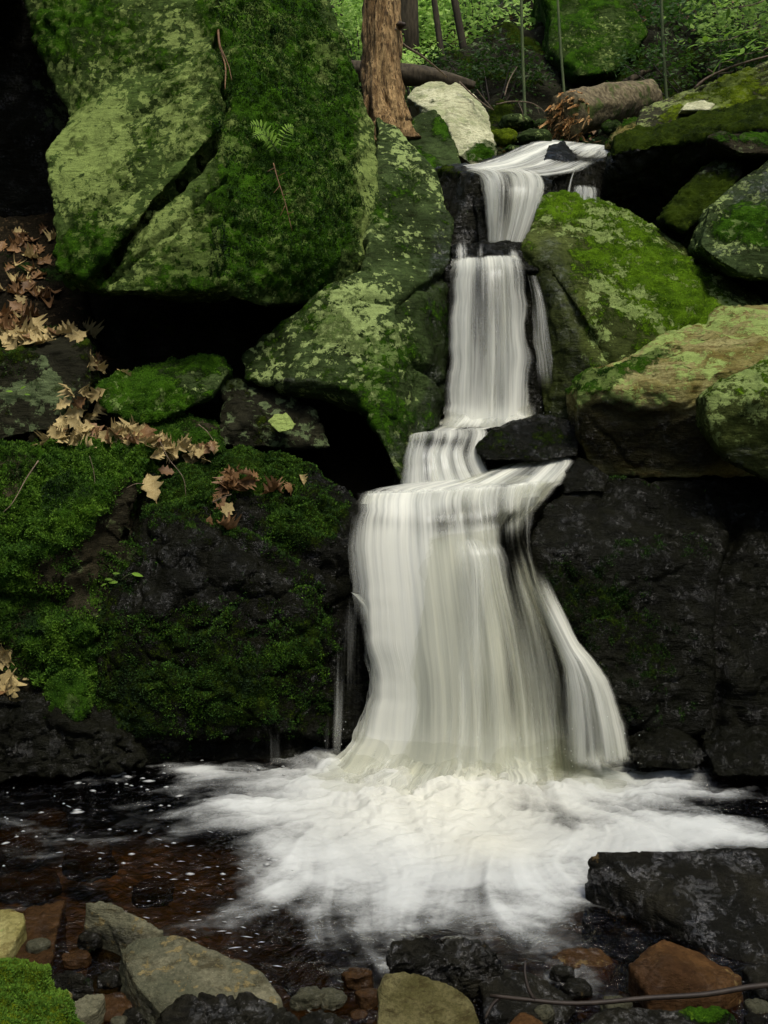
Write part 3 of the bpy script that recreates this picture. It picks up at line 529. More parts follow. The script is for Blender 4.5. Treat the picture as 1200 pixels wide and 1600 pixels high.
fg('rust_stone', 'small orange-brown wedge stone at the bottom edge', [(792,1605,.08),(812,1578,.11),(835,1588,.1),(868,1612,.06),(860,1660,.04),(790,1660,.04)], 'rust', seed=72, wet=.2)
fg('wet_slab', 'wide wet slab with streaming silver sheen at the right of the pool', [(915,1345,.12),(936,1327,.15),(1010,1336,.13),(1120,1330,.14),(1300,1322,.15),(1300,1520,.0),(1150,1500,.0),(1050,1450,.01),(960,1410,.02),(922,1396,.03)], 'river_wet', drop=.25, seed=73, wet=.9, lichen=.1, vox=.008, amp=.012, freq=4, facet=.5, strata=(.3, .8, .6, 11., .006), cat='rock',
   paint=[('l',930,1340,14,14,.9), ('w',930,1340,20,20,-.7), ('m',1150,1345,130,14,.35)])
fg('rust_stone', 'brown triangular stone with an orange ridge in the rapids, bottom right', [(984,1505,.075),(1010,1480,.08),(1037,1465,.085),(1100,1482,.08),(1162,1528,.06),(1118,1562,.04),(1015,1562,.04),(1050,1515,.10)], 'rust', drop=.22, seed=74, smooth=4, facet=.3, amp=.012, freq=7, wet=.5, lichen=.2, paint=[('w',1040,1475,90,10,-.6,18)])
fg('mossy_stone', 'dark green wet stone below the dead stick at the bottom edge', [(900,1600,.06),(930,1582,.08),(1000,1570,.1),(1120,1575,.1),(1165,1605,.07),(1170,1680,.05),(890,1680,.05)], 'river_wet', seed=75, wet=.6, moss=.25, lichen=.1, paint=[('m',1110,1585,40,14,.6)])
fg('submerged_stone', 'reddish stone just under the rapids beside the brown triangular one', [(845,1500,.0),(880,1480,.015),(940,1478,.015),(970,1500,.0),(950,1530,-.01),(870,1535,-.01)], 'rust', seed=76, wet=.8)
fg('wet_stone', 'low dark stone in the shadow behind the mustard-tan one', [(745,1530,.05),(775,1515,.07),(850,1525,.06),(905,1560,.03),(880,1590,.02),(760,1590,.04)], 'river_wet', seed=77, wet=.8, lichen=.0)
fg('wet_stone', 'small brown-black stone at the bottom edge between the ridged stone and the mustard one', [(470,1592,.06),(500,1580,.08),(545,1588,.07),(560,1640,.04),(470,1650,.04)], 'river_wet', seed=78, wet=.6, lichen=.1)
fg('wet_stone', 'black stone half sunk at the bottom right corner', [(1160,1510,.03),(1200,1495,.05),(1300,1500,.05),(1300,1560,.02),(1190,1556,.0)], 'river_wet', seed=79, wet=.8, lichen=.0)
bm_ = NT('brown_pool_bed'); co_ = bm_.objco(); v_ = bm_.n('TexVoronoi', {'Scale': 17.}); bm_.set(v_.inputs['Vector'], bm_.mapv(co_, (1, 1.4, 1)))
c_ = bm_.mix(bm_.step(bm_.noise(co_, 3., 5), .35, .65), (.05, .032, .013), (.13, .078, .026)); c_ = bm_.mix(bm_.step(v_.outputs['Distance'], .25, .55), c_, (.02, .012, .006)); c_ = bm_.mix(bm_.math('MULTIPLY', v_.outputs['Color'], .5), c_, (.10, .07, .03))
b_ = bm_.n('BsdfPrincipled', {'Roughness': .8}); bm_.set(b_.inputs['Base Color'], c_); bm_.set(bm_.out.inputs[0], b_.outputs[0])
bx_, by_ = np.meshgrid(np.linspace(-3, 3, 150), np.linspace(-2, 4.5, 170)); bco = np.stack([bx_.ravel(), by_.ravel(), np.zeros(bx_.size)], 1)
bco[:, 2] = -.20-.22*sst(-1.5, -.5, bco[:, 0])*sst(2.4, 3., bco[:, 1])-.1*sst(3.2, 3.9, bco[:, 1])+.05*fbm(bco*1.4, 4)+.035*np.abs(pnoise(bco*9))-.12*np.exp(-((bco[:, 0]-.3)/.7)**2-((bco[:, 1]-3.8)/.6)**2)
tag(obj_from('pool_bed', mesh_np('pool_bed', bco, grid_faces(150, 170)), bm_.m), kind='structure')
k2 = 0
for px, py in [(70,1555),(60,1480),(120,1500),(170,1530),(185,1600),(210,1592),(480,1560),(520,1560),(560,1590),(500,1600),(575,1560),(770,1545),(800,1540),(850,1585),(905,1545),(960,1575),(880,1520),(1185,1575),(1180,1595),(970,1600),(140,1470),(560,1530),(1050,1580)]:
    r_ = random.uniform(.018, .038); c0 = G(px, py, random.uniform(-.01, .03)); fl_ = random.uniform(.4, .7)
    h = [c0+np.array([cos(a)*r_*random.uniform(.8, 1.3), sin(a)*r_*random.uniform(.7, 1.1), b*r_*fl_*random.uniform(.7, 1.1)]) for a in np.arange(0, 6.2, .8) for b in (-1, .1, 1)]
    rock('small_stone', 'small wet pebble wedged between the bigger stones at the near edge', [h], random.choice(['river_wet', 'river_wet', 'rust', 'river']), vox=.004, amp=.005, freq=14, facet=.5, wet=.7, lichen=.1, seed=120+k2, cat='stone', group='pebbles between the near stones'); k2 += 1
# loose stones on the bed of the pool
k_ = 0
for px, py, s_ in [(20,1330,60),(70,1290,45),(140,1345,50),(60,1385,38),(240,1395,36),(20,1385,34),(480,1540,36),(110,1240,40),(1120,1460,30),(820,1450,34)]:
    r_ = s_/F*3; c0 = G(px, py, -.165); h = [c0+np.array([cos(a)*r_*(.8+.5*random.random()), sin(a)*r_*(.8+.4*random.random()), (b)*r_*.5]) for a in np.arange(0, 6.2, .8) for b in (-1, .2, 1)]
    o = rock('bed_stone', 'brown stone lying on the bed of the pool', [h], 'bed', vox=.012, amp=.01, freq=7, wet=.3, lichen=.1, seed=80+k_, cat='stone', group='stones on the pool bed'); k_ += 1
# ------------------------------------------------------------------ water
def fall_mat():
    t = NT('falling_water'); uv = t.n('UVMap').outputs[0]; cov = t.attr('cov'); sd_ = t.attr('seed')
    off = t.n('CombineXYZ'); t.set(off.inputs[2], sd_)
    def st(su, sv, det, rough=.6, dist=.0):
        a = t.n('VectorMath', operation='MULTIPLY'); t.set(a.inputs[0], uv); a.inputs[1].default_value = (su, sv, 1)
        b = t.n('VectorMath', operation='ADD'); t.set(b.inputs[0], a.outputs[0]); t.set(b.inputs[1], off.outputs[0])
        return t.noise(b.outputs[0], 1., det, rough, dist)
    s1 = st(19, .55, 4, .55, .1); s2 = st(75, .9, 3, .55, .05); s3 = st(7, .7, 3, .5, .2); s4 = st(260, 9, 2)
    h = t.math('ADD', t.math('ADD', t.math('MULTIPLY', t.math('SUBTRACT', s1, .5), 1.1), t.math('MULTIPLY', t.math('SUBTRACT', s2, .5), .70)),
               t.math('ADD', t.math('MULTIPLY', t.math('SUBTRACT', s3, .5), 1.5), t.math('MULTIPLY', t.math('SUBTRACT', s4, .5), .12)))
    a = t.step(t.math('ADD', cov, h), .05, 1.15)
    a = t.math('MULTIPLY', a, t.step(cov, .0, .22))
    col = t.mix(t.step(t.math('ADD', s1, t.math('MULTIPLY', s3, .5)), .6, .95), (.60, .62, .57), (.83, .84, .74))
    bp = t.n('Bump', {'Strength': .35, 'Distance': .008}); t.set(bp.inputs['Height'], h)
    d = t.n('BsdfDiffuse'); t.set(d.inputs[0], col); t.set(d.inputs['Normal'], bp.outputs[0])
    tr = t.n('BsdfTranslucent'); t.set(tr.inputs[0], col)
    m1 = t.n('MixShader', {0: .35}); t.set(m1.inputs[1], d.outputs[0]); t.set(m1.inputs[2], tr.outputs[0])
    gl = t.n('BsdfGlossy', {'Roughness': .22}); gl.inputs[0].default_value = (.9, .95, 1, 1); t.set(gl.inputs['Normal'], bp.outputs[0])
    tp = t.n('BsdfTransparent'); tp.inputs[0].default_value = (.93, .93, .91, 1)
    clear = t.n('MixShader', {0: .0}); t.set(clear.inputs[0], t.math('MULTIPLY', a, .04)); t.set(clear.inputs[1], tp.outputs[0]); t.set(clear.inputs[2], gl.outputs[0])
    m2 = t.n('MixShader'); t.set(m2.inputs[0], a); t.set(m2.inputs[1], clear.outputs[0]); t.set(m2.inputs[2], m1.outputs[0])
    t.set(t.out.inputs[0], m2.outputs[0]); return t.m
M['fall'] = fall_mat()
def smoothrows(rows, nv):
    R_ = np.array(rows, float); t = np.arange(len(R_)); s = np.linspace(0, len(R_)-1, nv); out = np.empty((nv, R_.shape[1]))
    for k in range(R_.shape[1]):       # Catmull-Rom through the rows
        y = R_[:, k]; m = np.gradient(y); i = np.minimum(s.astype(int), len(R_)-2); f = s-i
        out[:, k] = (2*f**3-3*f**2+1)*y[i] + (f**3-2*f**2+f)*m[i] + (-2*f**3+3*f**2)*y[i+1] + (f**3-f**2)*m[i+1]
    return out
_ws = [0]
def curtain(name, label, rows, layers=2, cov=.75, edge=.10, gap=.03, bulge=.05, ridge=.02, nu=90, nv=90, patch=(), topfade=0, botfade=0, cat='waterfall', kind=None, vsc=1., jag=.02, power=.8):
    """rows: (left px, right px, py left, py right, Y left, Y right) down the flow"""
    root = bpy.data.objects.new(name, None); COL.objects.link(root); root.empty_display_size = .1
    rr = smoothrows(rows, nv); u = np.linspace(0, 1, nu); meshes = []
    for L in range(layers):
        _ws[0] += 1; sd_ = _ws[0]*3.17
        uu, vv = np.meshgrid(u, np.linspace(0, 1, nv)); ui = uu.ravel(); vi = vv.ravel()
        row = np.repeat(np.arange(nv), nu)
        jl = jag*fbm(np.stack([vi*7, vi*0+sd_, vi*0], 1), 3); jr = jag*fbm(np.stack([vi*7, vi*0+sd_+50, vi*0], 1), 3)
        e = ui+jl*(1-ui)**6+jr*ui**6
        px = rr[row, 0] + (rr[row, 1]-rr[row, 0])*e + ((rr[row, 6]*(1-ui)**5 + rr[row, 7]*ui**5) if rr.shape[1] > 6 else 0); py = rr[row, 2]+(rr[row, 3]-rr[row, 2])*e
        Y = rr[row, 4]+(rr[row, 5]-rr[row, 4])*e
        d = (_f[None]*F + _r[None]*(px-600)[:, None] + _u[None]*(800-py)[:, None]); co = np.array([0, 0, CH]) + d*(Y/d[:, 1])[:, None]
        grid = co.reshape(nv, nu, 3)
        wid = np.linalg.norm(grid[:, -1]-grid[:, 0], axis=1).mean()
        sv = np.concatenate([[0], np.cumsum(np.linalg.norm(np.diff(grid[:, nu//2], axis=0), axis=1))])
        U = ui*wid; V = sv[row]*vsc
        nz = pnoise(np.stack([U*8, V*.7, V*0+sd_], 1)) + .28*pnoise(np.stack([U*26, V*1.1, V*0+sd_+9], 1))
        prof = (1-(2*ui-1)**2)
        co[:, 1] -= bulge*prof + gap*(L-layers*.5) + ridge*nz*(.3+prof)*sst(0,.15,vi)
        cv = cov + .0*ui
        ed = np.minimum(ui, 1-ui)/edge; cv = cv - (1-sst(0, 1, ed))*cov*1.05
        if topfade: cv = cv*sst(0, topfade, vi)
        if botfade: cv = cv*sst(0, botfade, 1-vi)
        for p in patch:
            dx, dy = px-p[0], py-p[1]; an = rad(p[5]) if len(p) > 5 else 0; rx = dx*cos(an)+dy*sin(an); ry = -dx*sin(an)+dy*cos(an)
            cv = cv + p[4]*np.exp(-((rx/p[2])**2+(ry/p[3])**2))
        meshes.append((co, {'cov': cv, 'seed': np.full(len(cv), sd_)}, np.stack([U, V], 1)))
    org = meshes[0][0].mean(0); root.location = org
    for co, at, uv in meshes:
        me = mesh_np('curtain', co-org, grid_faces(nu, nv), True, at, uv); obj_from('curtain', me, M['fall'], root)
    tag(root, label, None if kind else cat, None, kind)
    return root

main_rows = [(560,862,770,752,4.56,4.66,0,0),(557,858,785,770,4.42,4.5,0,-6),(556,866,810,800,4.33,4.42,-5,-26),(556,878,860,850,4.27,4.36,-8,-44),(557,894,920,915,4.22,4.30,-6,-38),(558,908,970,975,4.19,4.26,2,-22),
             (559,920,1030,1040,4.17,4.2,14,-12),(560,928,1090,1090,4.15,4.17,16,-12),(560,934,1145,1140,4.12,4.14,-2,-12),(556,938,1180,1180,4.08,4.10,-20,-12),(545,946,1212,1205,4.03,4.05,-42,-10),(530,955,1240,1228,3.96,3.98,-60,-10)]
mainf = curtain('waterfall', 'broad cream-white main fall fanning down into the pool', main_rows, layers=4, cov=.49, edge=.10, gap=.04, bulge=.12, ridge=.008, nu=170, nv=120, botfade=.12, vsc=.7, jag=.03,
    patch=[(850,960,36,130,-.22,-14), (884,1115,9,70,-.3), (915,1120,30,90,-.15), (790,1060,26,150,-.30), (650,1050,110,240,.55), (620,1180,90,50,.3), (745,1130,16,90,-.2), (620,850,60,70,.2), (700,805,60,20,-.3,-20), (800,850,30,50,-.40), (590,800,30,30,-.15), (690,1190,220,50,.7), (615,812,36,12,-.25), (690,822,14,34,-.3), (775,806,50,10,-.3,-8), (735,900,16,80,-.15), (560,1010,14,60,-.3)])
curtain('waterfall', 'rounded plume of white water bulging from the middle of the main fall', [(680,780,835,825,4.20,4.21),(672,812,852,842,4.12,4.13),(665,840,885,872,4.06,4.08),(658,856,950,940,4.02,4.04),(650,866,1050,1050,4.00,4.02),(640,874,1150,1150,3.97,3.99),(610,890,1225,1220,3.88,3.90)],
    layers=2, cov=.42, edge=.5, gap=.03, bulge=.06, ridge=.01, nu=80, nv=90, topfade=.25, botfade=.2, jag=.08, patch=[(800,1000,24,120,-.3)])
curtain('waterfall', 'thin side branch of the main fall arching over a black rock into the pool', [(800,850,880,870,4.18,4.2),(832,876,945,935,4.13,4.15),(862,904,1005,995,4.08,4.1),(872,932,1038,1028,4.04,4.05),(872,960,1078,1062,4.0,4.01),(870,980,1125,1112,3.97,3.98),(868,992,1170,1160,3.95,3.96),(866,999,1205,1192,3.93,3.95)],
    layers=3, cov=.56, edge=.3, gap=.03, bulge=.05, ridge=.01, nu=60, nv=70, jag=.07, topfade=.25, botfade=.1)
curtain('waterfall', 'little jet and trickles spilling along the left side of the main fall', [(546,566,925,930,4.22,4.24),(556,580,935,945,4.19,4.2),(566,592,955,962,4.17,4.18),(574,600,990,995,4.15,4.16),(578,606,1040,1040,4.13,4.14),(570,606,1100,1100,4.11,4.12),(555,600,1160,1160,4.09,4.1)],
    layers=1, cov=.75, edge=.3, nu=24, nv=60, bulge=.02, ridge=.008, jag=.1)
curtain('trickle', 'thin threads of water running down the wet boulder beside the main fall', [(505,572,930,930,4.27,4.24),(500,572,1000,1000,4.20,4.20),(498,570,1100,1100,4.16,4.15),(495,560,1190,1190,4.11,4.1)], layers=1, cov=.08, edge=.35, nu=50, nv=50, bulge=.02, ridge=.004, cat='trickle', topfade=.2, patch=[(545,980,12,80,.22),(528,1110,7,90,.26),(510,1150,4,50,.22)])
curtain('trickle', 'faint short trickle at the foot of the wet boulder', [(415,440,1125,1125,4.12,4.12),(412,445,1160,1160,4.05,4.05),(410,448,1195,1195,4.03,4.03)], layers=1, cov=.22, edge=.5, nu=16, nv=20, bulge=.01, ridge=.004, cat='trickle', topfade=.8)
# apron between the little rapids and the lip
curtain('rapids', 'churned white water sliding to the lip of the main fall', [(635,905,755,712,5.0,5.15),(620,905,757,728,4.9,5.0),(600,895,760,742,4.8,4.88),(575,875,764,752,4.68,4.76),(558,866,770,758,4.56,4.66),(550,852,788,776,4.4,4.5)],
    layers=2, cov=.72, edge=.08, gap=.015, bulge=.0, ridge=.012, nu=110, nv=60, cat='rapids', jag=.02, patch=[(760,775,70,14,-.35,-25), (590,768,30,6,-.3), (880,755,30,20,-.2)])
curtain('rapids', 'fan of water flowing down-left past the rounded black rock', [(780,905,728,708,5.05,4.98),(760,900,735,722,4.95,4.9),(715,890,752,745,4.82,4.8),(660,865,780,775,4.62,4.62),(640,835,815,815,4.42,4.42),(640,820,850,850,4.28,4.3)],
    layers=2, cov=.55, edge=.2, gap=.02, bulge=.04, ridge=.02, nu=90, nv=60, cat='rapids', botfade=.45, jag=.06)
curtain('rapids', 'small curved step of rapids under the middle fall', [(636,762,676,668,5.3,5.38),(634,765,682,676,5.15,5.2),(632,762,692,688,5.08,5.1),(628,756,710,708,5.02,5.04),(624,768,735,735,4.97,4.98),(620,790,765,760,4.9,4.88)],
    layers=2, cov=.60, edge=.08, gap=.02, bulge=.05, ridge=.025, nu=80, nv=50, cat='rapids', patch=[(690,690,40,10,-.35), (740,705,20,10,-.2), (650,730,20,30,.1)])
# thin plunge pool ledge under the middle fall
curtain('ledge_water', 'thin foamy pool on the ledge where the middle fall lands', [(690,840,652,648,5.62,5.6),(660,840,664,655,5.5,5.5),(640,800,670,663,5.4,5.42),(634,768,678,670,5.26,5.3)], layers=1, cov=.75, edge=.1, bulge=0, ridge=.006, nu=60, nv=24, cat='ledge pool', jag=.03, patch=[(650,672,30,6,-.4)])
curtain('waterfall', 'straight grey-white middle fall between the leaning slab and the green wedge boulder', [(710,814,404,398,5.92,5.92),(706,824,416,409,5.78,5.8),(704,828,440,440,5.7,5.72),(701,833,500,500,5.62,5.65),(698,836,560,560,5.57,5.6),(696,836,620,620,5.52,5.55),(692,838,668,664,5.47,5.5)],
    layers=3, cov=.42, edge=.14, gap=.03, bulge=.08, ridge=.012, nu=110, nv=90, topfade=.08, jag=.06, patch=[(765,470,26,60,-.16), (745,600,14,120,-.22), (716,560,20,200,.18), (800,560,14,110,.18), (820,520,14,100,-.25), (762,662,90,24,.55), (760,412,60,12,.15)])
curtain('trickle', 'broken strings of water splashing down the black face right of the middle fall', [(822,846,430,432,5.78,5.84),(828,862,470,474,5.7,5.76),(830,872,530,534,5.64,5.7),(836,880,575,580,5.62,5.68),(838,884,620,622,5.6,5.66)], layers=1, cov=.30, edge=.2, nu=36, nv=50, bulge=.02, ridge=.02, cat='trickle', botfade=.4, jag=.1)
curtain('waterfall', 'three short glassy spills over the black lip stone above the middle fall', [(710,812,378,375,6.08,6.1),(712,812,388,386,5.98,6.0),(712,815,405,405,5.88,5.9)], layers=1, cov=.02, edge=.1, nu=60, nv=24, bulge=.02, ridge=.02, topfade=.4, patch=[(722,394,8,14,.42),(750,396,5,12,.36),(802,400,8,8,.36)])
curtain('waterfall', 'curved white uppermost curtain spilling over the black cave-like ledge', [(712,838,263,268,6.75,6.72),(738,852,270,276,6.55,6.5),(748,856,284,290,6.42,6.40),(752,852,305,312,6.36,6.34),(756,840,335,345,6.32,6.3),(758,822,378,382,6.28,6.26)],
    layers=3, cov=.50, edge=.10, gap=.03, bulge=.06, ridge=.012, jag=.03, nu=90, nv=70, patch=[(790,330,14,60,-.25), (770,300,10,50,.15)])
curtain('stream_slide', 'white water sliding down the smooth slab at the top of the stream', [(855,972,217,230,8.6,8.25),(825,962,222,240,8.1,7.8),(795,948,234,252,7.6,7.4),(755,912,250,268,7.15,6.95),(706,862,260,276,6.85,6.7)],
    layers=2, cov=.42, edge=.12, gap=.0, bulge=.0, ridge=.02, jag=.04, nu=110, nv=70, cat='cascade', patch=[(885,245,22,9,-.6), (925,250,22,7,-.4), (800,252,70,9,.35,-15), (935,230,40,6,.3), (850,228,40,8,.25,-20)])
curtain('waterfall', 'small separate white spill seen just above the green wedge boulder', [(893,925,288,290,6.7,6.7),(890,938,295,296,6.55,6.55),(888,940,318,318,6.45,6.45)], layers=2, cov=.5, edge=.3, nu=30, nv=20, bulge=.03, ridge=.01, topfade=.5, jag=.1)
curtain('trickle', 'thin white thread dropping from the top slab beside the black overhang', [(897,902,262,262,7.0,7.0),(890,896,280,280,6.8,6.8),(884,892,306,306,6.6,6.6)], layers=1, cov=.6, edge=.5, nu=8, nv=20, bulge=.005, ridge=.0, cat='trickle')
curtain('trickle', 'thin glint of water along the edge of the black overhang', [(975,985,257,261,6.72,6.7),(955,968,263,268,6.72,6.7),(938,948,288,290,6.75,6.75),(932,940,310,312,6.8,6.8)], layers=1, cov=.16, edge=.5, nu=8, nv=20, bulge=.005, ridge=.0, cat='trickle')

for lb, rw, cv in [('soft billow of spray hiding the foot of the main fall', [(560,890,1150,1150,4.06,4.06),(525,915,1190,1185,3.98,3.99),(470,950,1225,1215,3.88,3.90),(420,985,1262,1250,3.78,3.80)], .52),
                   ('low spray mound where the side branch lands', [(876,985,1160,1150,3.99,4.0),(870,1000,1185,1175,3.95,3.96),(860,1030,1210,1200,3.88,3.9)], .45)]:
    curtain('splash', lb, rw, layers=3, cov=cv, edge=.35, gap=.04, bulge=.06, ridge=.03, nu=80, nv=40, topfade=.55, botfade=.5, jag=.1, cat='splash', vsc=3.)
curtain('splash', 'white burst of spray at the foot of the middle fall', [(700,832,632,630,5.5,5.52),(680,842,655,650,5.45,5.47),(655,850,676,668,5.38,5.4)], layers=2, cov=.5, edge=.35, gap=.03, bulge=.05, ridge=.02, nu=50, nv=24, topfade=.6, botfade=.4, jag=.1, cat='splash', vsc=3.)
# pool: one water surface, foam streaks carried along the flow
gx = axis(-5, -1.95, 1.95, 5, 560, 8); gy = axis(-6, 1.9, 4.75, 5.2, 420, 8)
nx, ny = len(gx), len(gy); X, Yg = np.meshgrid(gx, gy)
A = G(545, 1218); B = G(905, 1200); ab = (B-A)[:2]
def flow(x, y):
    t = np.clip(((x-A[0])*ab[0]+(y-A[1])*ab[1])/(ab@ab), 0, 1); dx = x-(A[0]+t*ab[0]); dy = y-(A[1]+t*ab[1])
    r = np.hypot(dx, dy)+1e-4; vx, vy = dx*1.25/r, dy*(.62+.5*np.exp(-((x-.2)/.35)**2))/r
    q = np.stack([x.ravel()*1.6, y.ravel()*1.6, np.zeros(x.size)+3], 1); n = pnoise(q).reshape(x.shape)*1.3
    k = n*1.5*sst(.0, .5, r); c, s = np.cos(k), np.sin(k)
    vx, vy = vx*c-vy*s, vx*s+vy*c
    vy = vy-.25*sst(.5, 1.6, r); m = np.hypot(vx, vy); return vx/m, vy/m
vx, vy = flow(X, Yg)
tex = np.random.default_rng(5).random((900, 1300))
tex = (tex + np.roll(tex, 1, 0) + np.roll(tex, 1, 1) + np.roll(np.roll(tex, 1, 0), 1, 1))/4
def lic(x, y, n=26, h=.0065, cell=.0065, ph=0.):
    out = np.zeros_like(x)
    for sgn in (1, -1):
        cx, cy = x.copy(), y.copy()
        for k in range(n):
            ii = np.clip(np.interp(cy, gy, np.arange(ny)).astype(int), 0, ny-1); jj = np.clip(np.interp(cx, gx, np.arange(nx)).astype(int), 0, nx-1)
            cx = cx+sgn*h*vx[ii, jj]; cy = cy+sgn*h*vy[ii, jj]
            out += tex[((cy+3)/cell+ph).astype(int) % 900, ((cx+4)/cell+ph).astype(int) % 1300]*(1-k/n)
    return (out-out.mean())/out.std()
l1 = lic(X, Yg); l2 = lic(X, Yg, 24, .012, .03, 37.); l3 = lic(X, Yg, 20, .02, .08, 91.); l4 = lic(X, Yg, 30, .022, .16, 55.)
st_ = .16*l1+.45*l2+.85*l3; st_ = (st_+np.roll(st_, 1, 1)+np.roll(st_, 1, 0))/3
co_p = np.stack([X.ravel(), Yg.ravel(), np.zeros(X.size)], 1); px, py = proj(co_p)
def ga(x, y, rx, ry, v, an=0, p=1.):
    dx, dy = px-x, py-y; an = rad(an); a = dx*cos(an)+dy*sin(an); b = -dx*sin(an)+dy*cos(an); return v*np.exp(-((a/rx)**2+(b/ry)**2)**p)
dens = -.62 + ga(720,1270,330,105,1.9,0,1.6) + ga(420,1250,130,36,.7) + ga(500,1330,120,46,.5,20) + ga(330,1420,200,80,.12) + ga(620,1400,200,60,.75) + ga(720,1350,260,60,.5) + ga(1060,1305,200,26,1.35,-3,1.3) + ga(960,1215,130,40,.8,8) \
    + ga(1080,1240,90,30,.3,10) + ga(410,1375,40,18,.5,35) + ga(560,1480,90,60,.55,50) + ga(840,1420,100,35,.55,-25) + ga(720,1425,170,32,.45) + ga(760,1378,180,14,.35) - ga(760,1330,90,16,.25) - ga(560,1300,60,10,.4,-8) - ga(930,1290,60,9,.5,4) - ga(640,1375,60,10,.35,12) + ga(900,1530,60,30,.45,20) + ga(850,1470,80,30,.30) \
    + ga(1000,1255,70,14,-.5,5) + ga(860,1270,70,14,-.35,10) + ga(480,1290,40,10,-.4,15) + ga(305,1203,40,7,1.2,5) + ga(470,1310,60,16,-.3,30) + ga(700,1385,80,14,-.2) + ga(880,1385,60,20,.25)
dens = np.where(py < 1190, np.minimum(dens, .5), dens)
st = st_.ravel(); brk = fbm(np.stack([co_p[:, 0]*4.5, co_p[:, 1]*7, co_p[:, 2]], 1), 4, .6)
brk2 = fbm(np.stack([co_p[:, 0]*9+brk, co_p[:, 1]*16+brk, co_p[:, 2]+7], 1), 4, .6)
foam = sst(-.48, 1.25, dens + (.20-.1*sst(.8,1.6,dens))*st + .38*brk + .24*brk2 + .15*l4.ravel())
r_ = np.hypot(co_p[:, 0]-(A[0]+B[0])/2, (co_p[:, 1]-(A[1]+B[1])/2)*1.3)
act = np.exp(-(r_/.8)**2)
hz = .045*act*fbm(co_p*5, 3) + .018*act*brk + .0035*st*(.25+foam) + .05*np.exp(-(r_/.45)**2) + .02*act*brk2 + .0035*pnoise(co_p*14)*(1+2*np.exp(-((px-780)/300)**2-((py-1480)/70)**2)) + .0018*pnoise(co_p*40)
hz += ga(760,1330,60,22,.035) + ga(800,1365,160,20,.012)
co_p[:, 2] = hz
def pool_mat():
    t = NT('pool_water'); co = t.objco(); f = t.attr('foam'); n = t.noise(co, 90., 4, .7); n2 = t.noise(co, 260., 2)
    sa = t.attr('streak')
    ff = t.math('ADD', f, t.math('MULTIPLY', t.math('MULTIPLY', t.math('SUBTRACT', n, .5), .5), t.math('MULTIPLY', t.math('MULTIPLY', f, t.math('SUBTRACT', 1., f)), 4.)), clamp=True)
    ff = t.math('MULTIPLY', t.math('POWER', ff, 1.15), t.math('ADD', .86, t.math('MULTIPLY', sa, .07)), clamp=True)
    b1 = t.n('Bump', {'Strength': 1., 'Distance': .035}); t.set(b1.inputs['Height'], t.math('ADD', t.noise(co, 13., 4, .6, .8), t.math('MULTIPLY', t.noise(co, 60., 3, .6), .2)))
    b2 = t.n('Bump', {'Strength': .35, 'Distance': .006}); t.set(b2.inputs['Height'], t.math('ADD', n, t.math('MULTIPLY', sa, .5)))
    tp = t.n('BsdfTransparent'); tp.inputs[0].default_value = (.52, .39, .20, 1)
    gl = t.n('BsdfGlossy', {'Roughness': .06}); t.set(gl.inputs['Normal'], b1.outputs[0])
    fr = t.n('Fresnel', {'IOR': 1.333}); t.set(fr.inputs['Normal'], b1.outputs[0])
    wt = t.n('MixShader'); t.set(wt.inputs[0], fr.outputs[0]); t.set(wt.inputs[1], tp.outputs[0]); t.set(wt.inputs[2], gl.outputs[0])
    d = t.n('BsdfDiffuse'); t.set(d.inputs[0], t.mix(t.attr('cream'), (.47, .49, .47), (.60, .60, .51))); t.set(d.inputs['Normal'], b2.outputs[0])
    m = t.n('MixShader'); t.set(m.inputs[0], ff); t.set(m.inputs[1], wt.outputs[0]); t.set(m.inputs[2], d.outputs[0])
    t.set(t.out.inputs[0], m.outputs[0]); return t.m
cream = ga(720,1260,200,70,.9) + ga(760,1330,70,25,.6)
pme = mesh_np('pool_water', co_p, grid_faces(nx, ny), True, {'foam': foam, 'streak': st, 'cream': np.clip(cream, 0, 1)})
pool = obj_from('pool_water', pme, pool_mat()); tag(pool, kind='structure')
# floating foam flecks, white dashes for glints, and drops thrown up where the fall lands
M['foam'] = plain_mat('foam', (.62, .64, .62), (.80, .81, .78), .5, 60., .2)
def blobs(name, pts, mat, lab):
    ico = [(0,0,1),(1,0,0),(0,1,0),(-1,0,0),(0,-1,0),(.7,.7,.0),(-.7,.7,0),(-.7,-.7,0),(.7,-.7,0)]
    ring = [1,5,2,6,3,7,4,8]; V = []; Fc = []
    for c, sx, sy, sz, a in pts:
        b = len(V); ca, sa = cos(a), sin(a)
        for q in ico: V.append((c[0]+sx*q[0]*ca-sy*q[1]*sa, c[1]+sx*q[0]*sa+sy*q[1]*ca, c[2]+sz*q[2]))
        V.append((c[0], c[1], c[2]-sz*.6))
        for k in range(8): Fc.append((b, b+ring[k], b+ring[(k+1) % 8])); Fc.append((b+9, b+ring[(k+1) % 8], b+ring[k]))
    V = np.array(V); org = V.mean(0); o = obj_from(name, mesh_np(name, V-org, Fc, True), M[mat], loc=org); tag(o, lab, kind='stuff'); return o
fl = []
for k in range(120):
    x = random.random()**1.3*470; y = 1188+random.random()**1.5*190
    if k < 26: x, y = random.gauss(230, 110), random.gauss(1215, 18)
    if k > 95: x, y = random.gauss(360, 80), random.gauss(1270, 50)
    if y < 1186 or (x > 290 and y < 1330 and y > 1215): continue
    c = G(x, y, .004); s = random.choice([.004, .006, .008, .012])*random.uniform(.6, 1.2)
    fl.append((c, s*random.uniform(1, 2.2), s, .004, random.uniform(-.6, .6)))
